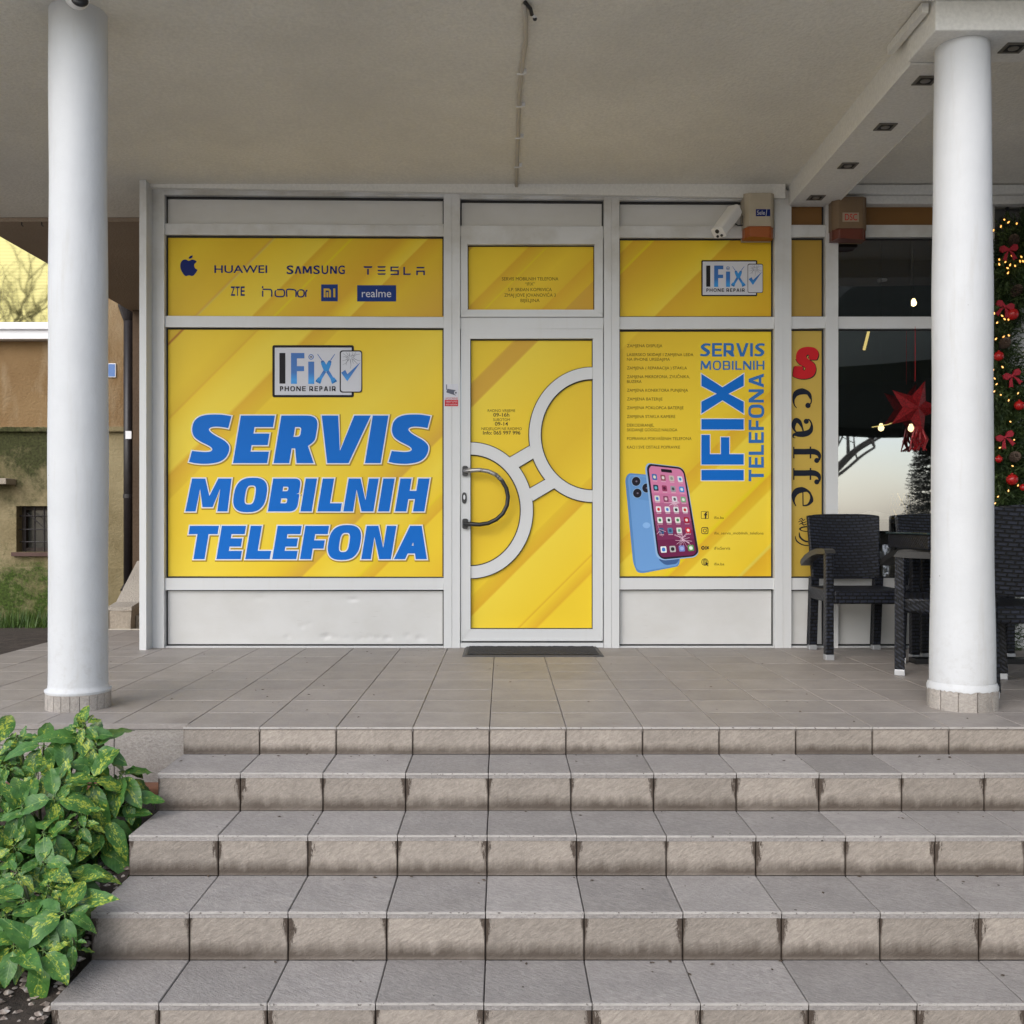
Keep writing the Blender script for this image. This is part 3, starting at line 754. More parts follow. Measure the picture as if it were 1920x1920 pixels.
# crown strip under the ceiling and the top rail
pxp(MB(),(278,353),(278,359),(1466,379),(1466,353),-.085,.02).obj('crown_strip', M['beam'], store)
def rail(x0,y0,x1,y1,s=0,d=-.035,name='rail'): return part(name,A,x0,y0,x1,y1,d,.05,s=s)
rail(313,357,832,369,4,-.045,'top_rail'); rail(864,362,1130,376,2,-.045,'top_rail'); rail(1160,366,1448,379,1,-.045,'top_rail')
rail(313,422.5,832,442,3); rail(864,426.5,1130,447,1); rail(1160,427,1448,447.5,1)
rail(313,595,832,614.5,1.5); rail(864,598,1130,618.5); rail(1160,597,1448,618.5)
rail(313,1084,832,1105); rail(1160,1084,1448,1104)
rail(313,1210.5,832,1214); rail(1160,1210.5,1448,1214)
def gask(x0,y0,x1,y1,parent,w=3.0,s=0,d=-.006,back=.03):
    mb = MB()
    pxr(mb,x0,y0,x1,y0+w,d,back,0,s); pxr(mb,x0,y1-w,x1,y1,d,back,0,s); pxr(mb,x0,y0+w,x0+w*.8,y1-w,d,back,0); pxr(mb,x1-w*.8,y0+w,x1,y1-w,d,back,0)
    return mb.obj('gasket', M['gasket'], parent)
def metal(x0,y0,x1,y1,s=0,top=4.5):
    o = pxr(MB(),x0,y0,x1,y1,0,.03,0,s).obj('metal_panel', M['panel'], store); gask(x0,y0,x1,y1,o,2.2,s)
    pxr(MB(),x0,y0,x1,y0+top,-.008,0,0,s).obj('gasket', M['gasket'], o); return o
metal(313,369,832,422,4); metal(864,376,1130,426,2); metal(1160,379,1448,427,1)
# dented kick panels
def kick(x0,y0,x1,y1,dents,parent,mat):
    mb = MB(); nx_,nz_ = 130,40
    for j in range(nz_+1):
        for i in range(nx_+1):
            px = x0+(x1-x0)*i/nx_; py = y1+(y0-y1)*j/nz_; d = 0
            for dx,dy,a,r,rr in dents: d += 1.8*a*math.exp(-((px-dx)/r)**2-((py-dy)/rr)**2)
            mb.v.append((fx(px), d+.0015*math.sin(px*.011+1)*math.sin(py*.03), fz(py)))
    for j in range(nz_):
        for i in range(nx_):
            a = j*(nx_+1)+i; mb.f.append((a,a+1,a+nx_+2,a+nx_+1)); mb.m.append(0)
    o = mb.obj('kick_panel', mat, parent, smooth=True); gask(x0,y0,x1,y1,o,2.4); return o
rs = random.Random(3)
dn = [(487,1121,.0022,7,6),(660,1124,.004,9,4),(612,1193,.005,8,5),(566,1174,.0025,5,5),(582,1169,.002,4,4)] + [(x+rs.uniform(-3,3),1195+rs.uniform(-4,3),rs.uniform(.0015,.0035),5,5) for x in (540,628,652,676,690,712,724,732,765,786,792)]
kick(313,1105.5,832,1210,dn,store,M['panel']); kick(1160,1104.5,1448,1210,[(1300,1150,.002,40,20)],store,M['panel'])

def sign(x0,y0,x1,y1,mat,s=0,w=3.0):
    o = pxr(MB(),x0,y0,x1,y1,-.0004,.006,0,s).obj('sign_panel', mat, store); gask(x0,y0,x1,y1,o,w,s); return o
pA = sign(313,443,832,595.5,M['film_logos'],2); pB = sign(313,615,832,1083.5,M['film_left'],1)
pC = sign(1160,448,1448,596.5,M['film_top_right']); pD = sign(1160,619,1448,1083.5,M['film_right'])
# transom light over the door, mitred sash
def mitre(x0,y0,x1,y1,ix0,iy0,ix1,iy1,d0,d1,name,parent,g=.35):
    for q in (((x0,y0+g),(x0,y1-g),(ix0,iy1-g),(ix0,iy0+g)), ((ix0+g,iy1),(x0+g,y1),(x1-g,y1),(ix1-g,iy1)), ((ix1,iy0+g),(ix1,iy1-g),(x1,y1-g),(x1,y0+g)), ((x0+g,y0),(ix0+g,iy0),(ix1-g,iy0),(x1-g,y0))):
        MB().prism([(fx(a),fz(b)) for a,b in q],'y',d0,d1).obj(name, A, parent, bevel=.0018)
pT = pxr(MB(),876,460,1115,585,-.0004,.006).obj('sign_panel', M['film_transom'], store); gask(876,460,1115,585,pT,3)
mitre(864.5,447.8,1129,592,877,461,1114,583.5,-.040,.04,'transom_frame',store)
part('drip_bar',A,865,592.5,1128.5,597,-.055,-.02)
# ---- door
door = thing('door','',None); door.parent = store
for k in ('label','category'):
    if k in door: del door[k]
pE = pxr(MB(),882,636,1111,1180,-.0004,.006).obj('door_panel', M['film_door'], door); gask(881,635.5,1112,1180,pE,3) if False else None
mb = MB(); pxr(mb,881,635.5,1112,638.8,-.008,.02); pxr(mb,881,1177.5,1112,1180.5,-.008,.02); pxr(mb,881,638.8,883.4,1177.5,-.008,.02); pxr(mb,1109.6,638.8,1112,1177.5,-.008,.02)
mb.obj('gasket', M['gasket'], door)
mitre(865,619.5,1129,1200,882,636.5,1111,1179,-.038,.03,'door_frame',door)
def ring(cx,cy,ao,bo,ai,bi,sgn,d0,d1,name,mat):
    n=40; o=[(cx+sgn*ao*math.sin(math.pi*k/n), cy-bo*math.cos(math.pi*k/n)) for k in range(n+1)]; i_=[(cx+sgn*ai*math.sin(math.pi*k/n), cy-bi*math.cos(math.pi*k/n)) for k in range(n+1)]
    l=[(fx(a),fz(b)) for a,b in o+i_[::-1]]; return MB().prism(ccw(l),'y',d0,d1).obj(name, mat, door)
ring(1110.5,815.5,120,127.5,95,102,-1,-.011,-.001,'gasket',M['gasket']); ring(1110.5,815.5,118.4,125.8,97,104,-1,-.026,-.0005,'door_arc',A)
ring(882.5,957,118,128.5,92,102.5,1,-.011,-.001,'gasket',M['gasket']); ring(882.5,957,116.4,126.8,94,104.4,1,-.026,-.0005,'door_arc',A)
def bar(q,name,mat,d0,d1): return MB().prism(ccw([(fx(a),fz(b)) for a,b in q]),'y',d0,d1).obj(name,mat,door)
q1=[(953.5,859.5),(970.5,877.5),(1000.5,859.5),(993,836.5)]; q2=[(992.5,916.5),(998.5,939.5),(1040.5,914.5),(1024,898.5)]
for qq in (q1,q2):
    bar([(a,b+(-1.8 if k in (0,3) else 1.8)) for k,(a,b) in enumerate(qq)],'gasket',M['gasket'],-.0095,-.0015); bar(qq,'door_bar',A,-.0245,-.001)
# bow handle, key plate
hp = [(884,883.5),(900,882.5),(916,885),(930,891.5),(941,902),(949,916),(952.5,932),(950.5,948),(943,963),(931,974),(916,981),(900,983.5),(884,982.5)]
hd = MB().tube([(fx(872),-.04,fz(884)),(fx(873),-.075,fz(883.7))]+[(fx(a),-.092,fz(b)) for a,b in hp]+[(fx(873),-.075,fz(982.5)),(fx(872),-.04,fz(982.5))],.0135,14)
hd.obj('handle', M['worn'], door, smooth=True)
for py in (884,982):
    MB().prism([(fx(a),fz(b)) for a,b in ccw(rrect(867.5,py-9.5,878,py+9.5,4))][::-1],'y',-.062,-.036).obj('handle_mount', M['black'], door, bevel=.003)
MB().prism(ccw([(fx(a),fz(b)) for a,b in sup(871,934,4.4,10.5,2.6)]),'y',-.046,-.036).obj('key_plate', M['black'], door)
MB().prism(ccw([(fx(a),fz(b)) for a,b in sup(871,932.5,1.9,4.6,2)]),'y',-.049,-.046).obj('lock_cylinder', M['chrome'], door)
mb = MB(); pxr(mb,866,1200.6,1128.5,1203.8,-.030,-.0); mb.obj('door_seal', M['gasket'], door)
pxr(MB(),864,1204,1130,1212.5,-.045,.05).obj('threshold', A, store, bevel=.002)
pxr(MB(),866,1197.5,1128,1200.4,-.046,-.038).obj('weather_bar', A, door)

# ---- print on the panels
SH = .165
big_word(pB,[('S',353,72),('E',437,64),('R',513,75.5),('V',588.6,92),('I',684.3,29.5),('S',727.3,71)],868.5,89.3,SH,.33,.243)
big_word(pB,[('M',347.7,79),('O',433.5,61.5),('B',502.3,54),('I',563.3,21.3),('L',595.2,43.5),('N',643.7,56.5),('I',708.7,20.8),('H',740.6,55)],959,61.8,SH,.345,.25)
big_word(pB,[('T',346,54.5),('E',405.8,45.5),('L',460,46),('E',510.5,45.2),('F',562.5,44.5),('O',610.7,60.3),('N',677.4,55.7),('A',738.6,62)],1048.4,62.5,SH,.335,.25)

def logo(parent, xf, bold):
    """tablet and cracked phone emblem; xf maps the emblem's own units to photo px"""
    L = {k:MB() for k in ('frame','screen','blue','dark','mid','sky','line')}
    y = lambda k: FRONT-LAY*(2+k)
    bx = 0 if bold else 8
    place([ccw(rrect(190,158,1588,1052,40))], xf, y(0), L['frame']); place([ccw(rrect(232-bx,200-bx,1548+bx,1012+bx,6))], xf, y(1), L['screen'])
    place([ccw(rrect(312,292,414,818,1))], xf, y(2), L['dark'])
    place([ccw([(510,292),(740,292),(740,385),(612,385),(612,518),(735,518),(735,604),(612,604),(612,822),(510,822)])], xf, y(2), L['blue'])
    place([ccw(rrect(806,440,908,822,1))], xf, y(2), L['blue'])
    # gear over the i
    g=[(855+(50 if k%2 else 42)*math.cos(2*math.pi*k/32),360+(50 if k%2 else 42)*math.sin(2*math.pi*k/32)) for k in range(32)]
    place([ccw(g), ccw(sup(855,360,32,32,2,24))[::-1]], xf, y(2), L['blue']); place([ccw(rrect(836,348,874,372,4))], xf, y(2), L['line'])
    # crossed screwdriver-cables
    for s in (1,-1):
        m = lambda l: ccw([(1113+s*(a-1113),b) for a,b in l]); e = .1 if s>0 else 0
        place([m([(960,312),(968,308),(1042,408),(1028,416)])], xf, y(2+e), L['blue'])
        place([m([(1022,440),(1036,418),(1062,420),(1082,436),(1150,560),(1140,600),(1095,612),(1068,590),(1028,490)])], xf, y(2.3+e), L['sky'])
        place([m([(1022,440),(1036,418),(1062,420),(1082,436),(1030,465)])], xf, y(2.6+e), L['blue'])
        place([m([(1160,588),(1112,618),(1190,745),(1235,712)])], xf, y(2.4+e), L['blue'])
        place([m([(1188,742),(1246,708),(1290,760),(1296,782),(1214,824),(1204,800)])], xf, y(2.5+e), L['sky'])
        for k in range(3):
            a = 1222+24*k; place([m([(a,784-12*k),(a+8,780-12*k),(a+20,812-12*k),(a+12,816-12*k)])], xf, y(2.8+e), L['mid'])
    # phone with a cracked corner and a tick
    place([ccw(rrect(1345,248,1730,972,52))], xf, y(3), L['frame']); place([ccw(rrect(1366+(0 if bold else -9),268,1714+(0 if bold else 4),954+(bx and 6),44))], xf, y(4), L['screen'])
    c0=(1530,375)
    for ang,ln,bend in ((200,150,8),(175,130,-10),(150,150,12),(128,120,6),(100,100,-8),(70,110,10),(48,140,6),(20,170,-14),(345,180,20),(318,190,10),(300,120,-8),(268,190,12),(240,150,-12),(222,180,14)):
        a=R(ang); p1=(c0[0]+55*math.cos(a),c0[1]-40*math.sin(a)); p3=(max(1372,min(1708,c0[0]+ln*math.cos(a))),max(275,c0[1]-ln*math.sin(a))); p2=((p1[0]+p3[0])/2+bend,(p1[1]+p3[1])/2+bend)
        place([stroke([p1,p2,p3],[9,5,3],4)], xf, y(5), L['line'])
    st=[(c0[0]+(62 if k%2 else 26)*math.cos(2*math.pi*k/14+.3),c0[1]+(52 if k%2 else 22)*math.sin(2*math.pi*k/14+.3)) for k in range(14)]
    place([ccw(st), ccw([(c0[0]+(a-c0[0])*.8,c0[1]+(b-c0[1])*.8) for a,b in st])[::-1]], xf, y(5.2), L['line'])
    place([ccw([(1370,632),(1440,582),(1478,655),(1705,448),(1476,778)])], xf, y(6), L['blue'])
    mats={'frame':M['ink_dark'],'screen':M['ink_grey'],'blue':M['ink_print'],'dark':M['ink_dark'],'mid':M['ink_navy'],'sky':M['ink_sky'],'line':M['ink_mid2']}
    al=MB(); ml=[]
    for i,(k,m) in enumerate(L.items()):
        ml.append(mats[k]); al.add(m.v, m.f, i)
    al.obj('logo', ml, parent)
def print_blue():
    q = N('print_gradient_blue'); z = q.sep(q.coord('Generated'))[2]
    q.set(q.ramp(z,[(.0,(.015,.16,.48)),(.33,(.02,.30,.75)),(.48,(.02,.15,.48)),(1,(.02,.12,.40))]), .45); return q.m
M['ink_print'] = print_blue(); M['ink_mid2'] = pr('print_grey_line',(.12,.13,.17))
lx1 = lambda p: (490+p[0]*.109375, 630+p[1]*.109375)
logo(pB, lx1, True)
def lx2(p):
    return (1314.8+(p[0]-190)*(1419.7-1314.8)/1398, 488+(p[1]-158)*(555.5-488)/894)
logo(pC, lx2, False)
for pp_,bb in ((pB,((525.2,724.4,573.7,733.6),(580.2,724.4,629.8,733.6))),(pC,((1324.2,541,1357.4,547.4),(1361.7,541,1396,547.4)))):
    fit_word(pp_,'PHONE',bb[0],.20,.17,.26,M['ink_dark'],layer=5); fit_word(pp_,'REPAIR',bb[1],.20,.17,.26,M['ink_dark'],layer=5)
# makers' logos
mb = MB()
ap = [(354,489),(349,486.8),(343.5,487.5),(339.5,491.5),(338,498),(339,505),(342.5,512),(346.5,516.8),(350,517.6),(354.5,516.3),(359,517.6),(363,516.6),(367,512),(370.2,506.3),(366.3,503.4),(364.3,499.3),(364.8,495),(368.8,490.8),(365,487.8),(360,486.8)]
sm=[]; n=len(ap)
for i in range(n):
    a,b,c,d=[Vector(ap[(i+k)%n]) for k in (-1,0,1,2)]
    for k in range(4):
        t_=k/4; v=.5*((2*b)+(c-a)*t_+(2*a-5*b+4*c-d)*t_*t_+(3*b-a-3*c+d)*t_**3); sm.append((v.x,v.y))
place([ccw(sm)], ID, FRONT-LAY, mb)
place([ccw([(354,485.5),(354.3,482.5),(356.5,480),(361.3,478.7),(361.2,482),(358.8,484.6)])], ID, FRONT-LAY, mb)
mb.obj('logo', M['ink_navy'], pA)
text(pA,[('HUAWEI',402,501,504.7,13.8,.012)],M['ink_navy'])
def letters(parent, groups, mat, layer=1):
    for g in groups:
        mb = MB()
        for i,l in enumerate(g): place(l if isinstance(l[0],list) else [l], ID, FRONT-LAY*(layer+.06*i), mb)
        mb.obj('letter', mat, parent)
for ch,x0,x1 in (('S',537.4,550.5),('S',587.5,600),('U',603,615.5),('G',634,646.7)): text(pA,[(ch,x0,x1,506,15.3,.02)],M['ink_navy'],name='letter')
def gl(ch,x0,x1,y0,y1,t,h):
    o,hs_=glyph(ch,(x1-x0)/(y1-y0),t,h); return ccw([(x0+p[0]*(y1-y0),y1-p[1]*(y1-y0)) for p in o])
letters(pA,[[gl('M',567.3,585,499,513.4,.27,.2)],[gl('N',618.8,631.8,499,513.4,.27,.2)],[ccw([(552.3,513.4),(556.8,499),(561,499),(565.5,513.4),(561.6,513.4),(558.8,503.5),(556,513.4)])]],M['ink_navy'])
# widely spaced capitals built of bars
letters(pA,[[ccw(q) for q in g] for g in (
  ([(681.5,499.3),(698.5,499.3),(697,502.4),(683,502.4)],[(688.4,504),(691.6,504),(691.6,515.2),(688.4,515.2)]),
  ([(707.5,499.3),(723.5,499.3),(722,502),(709,502)],[(707.5,506),(723.5,506),(722,508.7),(709,508.7)],[(707.5,512.6),(723.5,512.6),(722,515.3),(709,515.3)]),
  ([(732,499.8),(748,499.8),(747,502.4),(735,502.4),(735,506.4),(748,506.4),(748,515.8),(732,515.8),(733,513),(745,513),(745,509),(732,509)],),
  ([(756.3,500.5),(759.3,500.5),(759.3,512.8),(770.5,512.8),(769.5,515.6),(756.3,515.6)],),
  ([(780.5,500.6),(796.5,500.6),(795,503.3),(782,503.3)],[(780.5,507.3),(796.7,507.3),(796.7,516),(793.7,516),(793.7,510),(783.5,510),(783.5,516),(780.5,516)]))],M['ink_navy'])
for ch,x0,x1 in (('Z',432.5,441),('T',441.6,449.5),('E',451.2,459)): text(pA,[(ch,x0,x1,546,16.6,.022)],M['ink_navy'],name='letter')
hl=lambda pts,w=2.6: stroke(pts,w,4)
letters(pA,[[hl([(492.6,536.5),(492.6,540.5)]),hl([(492.6,545),(492.6,556.5)]),hl([(492.5,542.6),(506,542.8),(509.5,546),(509.5,556.5)])],
  [hl([(519.5,543.2),(530,543.2),(533.2,546.4),(533.2,552.8),(530,556),(519.5,556),(516.3,552.8),(516.3,546.4),(519.6,543.2)])],
  [hl([(538,556.7),(538,543.4),(551,543.4),(555,546.6),(555,556.8)])],
  [hl([(561.5,543.8),(567,543.8),(570,546.8),(570,553),(567,556.4),(561,556.4),(558.4,553),(558.4,547),(561.6,543.8)])],
  [hl([(573.4,557),(573.4,548),(575.2,545.4)]),hl([(573.6,545),(576.6,544.6)])]],M['ink_navy'])
mb=MB(); place([ccw(rrect(602.2,533.3,633.4,565,.4))], ID, FRONT-LAY, mb); mb.obj('logo_ground', M['ink_navy2'], pA)
mb=MB(); place([ccw(rrect(669.7,534.9,742.8,565.3,.4))], ID, FRONT-LAY, mb); mb.obj('logo_ground', M['ink_navy2'], pA)
letters(pA,[[ccw([(607,541),(617,541),(620.6,544.5),(620.6,557.5),(617,557.5),(617,546),(616,544.6),(610.6,544.6),(610.6,557.5),(607,557.5)]),ccw(rrect(612.2,548,615.5,557.5,.3))],[ccw(rrect(625,541,628.8,557.5,.3))]],M['ochre_ink'],2)
text(pA,[('realme',678.5,733.5,550,14.5,.0)],M['ink_grey'],layer=2)
# transom and door wording
T_=M['ink_text']
text(pT,[('SERVIS MOBILNIH TELEFONA',941,1047,522.9,6,0),('“IFIX”',984.6,1002.8,532.6,6,0),('S.P. SRĐAN KOPRIVICA',952.8,1034.7,543,6,0),('ZMAJ JOVE JOVANOVIĆA 3',945.6,1042,553.4,6,0),('BIJELJINA',976,1011.8,563.4,6,0)],T_)
text(door,[('RADNO VRIJEME',914.4,966,770,5,0),('SUBOTOM',924.7,956,786.9,5,0),('NEDJELJOM NE RADIMO',902.8,978.4,803.8,5,0)],T_)
text(door,[('09-16h',925,955,777.8,6.6,.01),('09-14',928,952.5,794.7,6.6,.01),('Info: 065 997 996',905.6,975.6,811.4,6.6,.01)],M['ink_dark'])
# right panel
fit_word(pD,'SERVIS',(1312.5,643.4,1434,668.6),.19,.165,.10,M['ink_mid'])
fit_word(pD,'MOBILNIH',(1313.5,676.6,1433,693.5),.17,.15,.17,M['ink_mid'])
fit_word(pD,'TELEFONA',(1403.6,700.5,1432,902.3),.20,.175,.12,M['ink_mid'],rot=1)
fit_word(pD,'IFIX',(1315,701,1394.4,900.7),.225,.20,.115,M['ink_blue'],rot=1,outline=.017)
rows=[]
for s,x1,yc in (('ZAMJENA DISPLEJA',1242,648.4),('LASERSKO SKIDAJE I ZAMJENA LEĐA',1300,665),('NA IPHONE UREĐAJIMA',1256,673.8),('ZAMJENA ( REPARACIJA ) STAKLA',1288,690),('ZAMJENA MIKROFONA, ZVUČNIKA,',1293,706.4),('BUZERA',1203,715.5),('ZAMJENA KONEKTORA PUNJENJA',1290,731.8),('ZAMJENA BATERIJE',1242,748.2),('ZAMJENA POKLOPCA BATERIJE',1281.6,764.6),('ZAMJENA STAKLA KAMERE',1266,781),('DEKODIRANJE,',1226,797.3),('SKIDANJE GOOGLE NALOGA',1270,806),('POPRAVKA POKVAŠENIH TELEFONA',1296.6,822.4),('KAO I SVE OSTALE POPRAVKE',1275,838.5)):
    rows.append((s,1175.6,x1,yc,5.4,0))
text(pD,rows,T_)
text(pD,[('ifix.ba',1339,1357,970.5,5,0),('ifix_servis_mobilnih_telefona',1339,1431.5,999.6,5,0),('iFixServis',1339,1369,1028,5.4,0),('ifix.ba',1339,1358,1057.5,5,0)],T_)
mb=MB(); q=FRONT-LAY
def outl(x0,y0,x1,y1,r,w): place([ccw(rrect(x0,y0,x1,y1,r)), ccw(rrect(x0+w,y0+w,x1-w,y1-w,max(r-w,.5)))[::-1]], ID, q, mb)
outl(1314.4,958.5,1328.8,972.8,2.2,.8)
place([ccw([(1321.6,972),(1321.6,966.4),(1320,966.4),(1320,963.9),(1321.6,963.9),(1321.6,962),(1322.8,960.4),(1326.3,960.2),(1326.3,962.4),(1324.6,962.6),(1324.2,963.9),(1326.2,963.9),(1325.8,966.4),(1324.2,966.4),(1324.2,972)])], ID, q-LAY*.1, mb)
outl(1315,988.4,1328,1001.3,3.6,1.3); place([ccw(sup(1321.5,994.8,3.5,3.5)), ccw(sup(1321.5,994.8,2.3,2.3))[::-1]], ID, q, mb); place([ccw(sup(1325.3,991.2,.8,.8,2,10))], ID, q, mb)
place([ccw(sup(1318,1027.3,3.5,3.5)), ccw(sup(1318,1027.3,1.5,1.5))[::-1]], ID, q, mb); place([ccw(rrect(1322.6,1023.6,1324.4,1030.9,.2))], ID, q, mb)
place([line(1325.3,1024.8,1328.7,1029.4,1.7)], ID, q, mb); place([line(1328.7,1024.8,1325.3,1029.4,1.7)], ID, q-LAY*.1, mb)
gx,gy,gr_=1321.5,1053.8,6.6
place([ccw(sup(gx,gy,gr_,gr_)), ccw(sup(gx,gy,gr_-.8,gr_-.8))[::-1]], ID, q, mb)
place([ccw(sup(gx,gy,3.2,gr_-.4)), ccw(sup(gx,gy,2.5,gr_-1))[::-1]], ID, q-LAY*.1, mb)
for i,(a,b,c,d) in enumerate(((gx-6.3,gy,gx+6.3,gy),(gx-5.3,gy-3.6,gx+5.3,gy-3.6),(gx-5.3,gy+3.6,gx+2,gy+3.6),(gx,gy-6.3,gx,gy+6.3))): place([line(a,b,c,d,.75)], ID, q-LAY*(.2+.1*i), mb)
place([ccw([(1323,1054),(1328.8,1057.4),(1326.3,1058.2),(1328.4,1061),(1327,1061.8),(1325,1059),(1323.6,1060.8)])], ID, q-LAY*.8, mb)
mb.obj('logo', M['ink_dark'], pD)
# ---- printed picture of two phones (units of the measuring crop -> px)
u = lambda p: (1160+p[0]*.1146, 860+p[1]*.1146)
PM=[]; PL=[]
def lay(loops, col, y, xf=u, rough=.45):
    m = bpy.data.materials.get('photo_print_%02x%02x%02x'%col) or plain('photo_print_%02x%02x%02x'%col, s2l(col), rough)
    if m not in PM: PM.append(m); PL.append(MB())
    place(loops, xf, FRONT-LAY*y, PL[PM.index(m)])
bk=[(105,330,60),(160,235,60),(470,262,20),(900,1300,20),(1004,1640,30),(985,1760,70),(400,1872,40),(300,1862,80),(235,1700,60)]
lay([ccw(rpoly(bk))],(92,140,196),1)
lay([ccw(rpoly([(150,330,50),(180,262,50),(470,275),(890,1300),(990,1645,30),(965,1745,60),(385,1845,60),(285,1800,60)]))],(112,160,216),1.4)
lay([ccw(rpoly([(178,330,40),(200,288,40),(450,310,20),(500,690,20),(285,660,60),(200,560,40)]))],(104,152,206),1.8)
for cx,cy in ((285,372),(305,565),(455,480)):
    lay([ccw(sup(cx,cy,78,82))],(150,180,215),2.0); lay([ccw(sup(cx,cy,70,74))],(34,32,42),2.2); lay([ccw(sup(cx+5,cy,16,14,2,12))],(120,110,130),2.4)
lay([ccw(rpoly([(640,1640,50),(1000,1640,20),(950,1720,40),(760,1745,60)]))],(66,98,150),2.6)
lay([ccw(sup(455,1090,62,48,2,18))],(140,185,235),1.9)
lay([ccw(rpoly([(430,150,70),(470,70,60),(1060,140,110),(1140,480),(1310,1540,100),(1250,1612,60),(720,1668,90),(610,1600,90),(520,900)]))],(150,185,225),3)
lay([ccw(rpoly([(458,150,60),(500,84,60),(1010,142,90),(1080,210,60),(1308,1530,90),(1235,1600,70),(720,1650,80),(636,1570,80)]))],(42,30,46),3.3)
scr=[(470,100),(1062,165),(1296,1590),(652,1636)]
def bil(a,b):
    x=(1-b)*((1-a)*scr[0][0]+a*scr[1][0])+b*((1-a)*scr[3][0]+a*scr[2][0]); z=(1-b)*((1-a)*scr[0][1]+a*scr[1][1])+b*((1-a)*scr[3][1]+a*scr[2][1]); return (x,z)
sx = lambda p: u(bil(p[0],p[1]))
nb=10
for i in range(nb):     # wallpaper of the printed phone: pink to plum, its own artwork
    a,b=i/nb,(i+1)/nb; c0,c1=(214,130,170),(112,38,78); f=min(1,max(0,(a-.25)/.5)); col=tuple(int(c0[k]+(c1[k]-c0[k])*f) for k in range(3))
    cs=.06 if i in (0,nb-1) else 0
    if i==0: l=[(.025,b),(.025,a+.045,.05),(.09,a+.008,.05),(.9,a+.008,.06),(.975,a+.05,.05),(.975,b)]
    elif i==nb-1: l=[(.025,a),(.975,a),(.975,b-.05,.05),(.9,b-.012,.05),(.1,b-.012,.05),(.025,b-.05,.05)]
    else: l=[(.025,a),(.975,a),(.975,b),(.025,b)]
    lay([ccw(rpoly(l))],col,3.6,sx)
lay([ccw(rrect(.36,.028,.66,.062,.016))],(32,26,36),4,sx)
ic=[[(60,110,180),(150,90,100),(205,190,185),(228,232,238)],[(50,58,80),(150,60,95),(160,160,165),(70,140,210)],[(215,220,215),(140,70,100),(225,225,230),(130,175,135)],[(235,230,235),(232,232,238),(225,228,228),(235,232,235)],[(232,234,232),(225,225,228),(232,230,225),(170,30,45)],[(60,95,140),(90,130,165),(225,232,228),(200,45,60)]]
inn=[[(225,225,200),(225,215,215),(150,150,145),(70,140,205)],[(110,190,215),(90,30,60),(70,72,80),(215,228,240)],[(70,120,200),(215,190,200),(90,90,95),(225,235,225)],[(205,40,45),(80,130,205),(40,60,60),(205,60,50)],[(60,140,90),(55,60,62),(70,140,90),(235,225,225)],[(35,60,95),(50,80,115),(90,180,140),(240,225,225)]]
for r_ in range(6):
    for c_ in range(4):
        x=.155+.233*c_; y_=.125+.116*r_
        lay([ccw(rrect(x-.068,y_-.032,x+.068,y_+.032,.02))],ic[r_][c_],4.0,sx); lay([ccw(sup(x,y_,.036,.017,2.5,12))],inn[r_][c_],4.3,sx)
        lay([ccw(rrect(x-.06,y_+.040,x+.06,y_+.046,.002))],(225,190,205),4.0,sx)
for c_,(a,b) in enumerate((((235,238,242),(60,125,205)),((190,188,190),(45,42,48)),((120,130,200),(160,175,225)),((95,165,90),(235,240,235)))):
    x=.155+.233*c_; lay([ccw(rrect(x-.075,.872,x+.075,.94,.022))],a,4.0,sx); lay([ccw(sup(x,.906,.046,.021,2.5,12))],b,4.3,sx)
rs=random.Random(11)
for (cx,cy,n_,ln) in ((.58,.40,22,.16),(.68,.80,26,.24),(.12,.70,7,.22)):
    for k_ in range(n_):
        a=rs.uniform(0,6.28); l=rs.uniform(.3,1)*ln; x1=min(.97,max(.03,cx+math.cos(a)*l)); y1=min(.985,max(.02,cy+math.sin(a)*l*.55))
        lay([line(cx+rs.uniform(-.03,.03),cy+rs.uniform(-.02,.02),x1,y1,.0045)],(225,190,210),4.6+.02*k_,sx)
al=MB()
for i,m_ in enumerate(PL): al.add(m_.v,m_.f,i)
al.obj('phone_picture', PM, pD)
# ---- camera warning sticker on the post
stk = MB(); Y0=-.0524
place([ccw(rrect(835,722,859.8,763.5,.6))], ID, Y0, stk, 0); place([ccw(rrect(834.6,751.6,859.6,763.4,.3))], ID, Y0-.0004, stk, 1)
place([ccw([(838,735.5),(840,731),(855,733.5),(858,739),(855,743.5),(838,738)])], ID, Y0-.0004, stk, 2); place([ccw(rrect(837.4,723,839,733,.3))], ID, Y0-.0004, stk, 2)
place([ccw(sup(855.5,738.4,3.3,4,2,16))], ID, Y0-.0008, stk, 0); place([ccw(sup(855.5,738.4,1.6,2,2,12))], ID, Y0-.0011, stk, 2)
st_=stk.obj('warning_sticker',[M['ink_grey'],M['ink_red'],M['ink_mid2']],store)
text(st_,[('UPOZORENJE',835.8,859,749,3.6,.0)],M['ink_red'],layer=1,y=Y0)
text(st_,[('OBJEKAT JE POD',836.5,858,754.9,2.8,0),('VIDEO NADZOROM',836.5,858,760.3,2.8,0)],M['ink_grey'],layer=1,y=Y0)

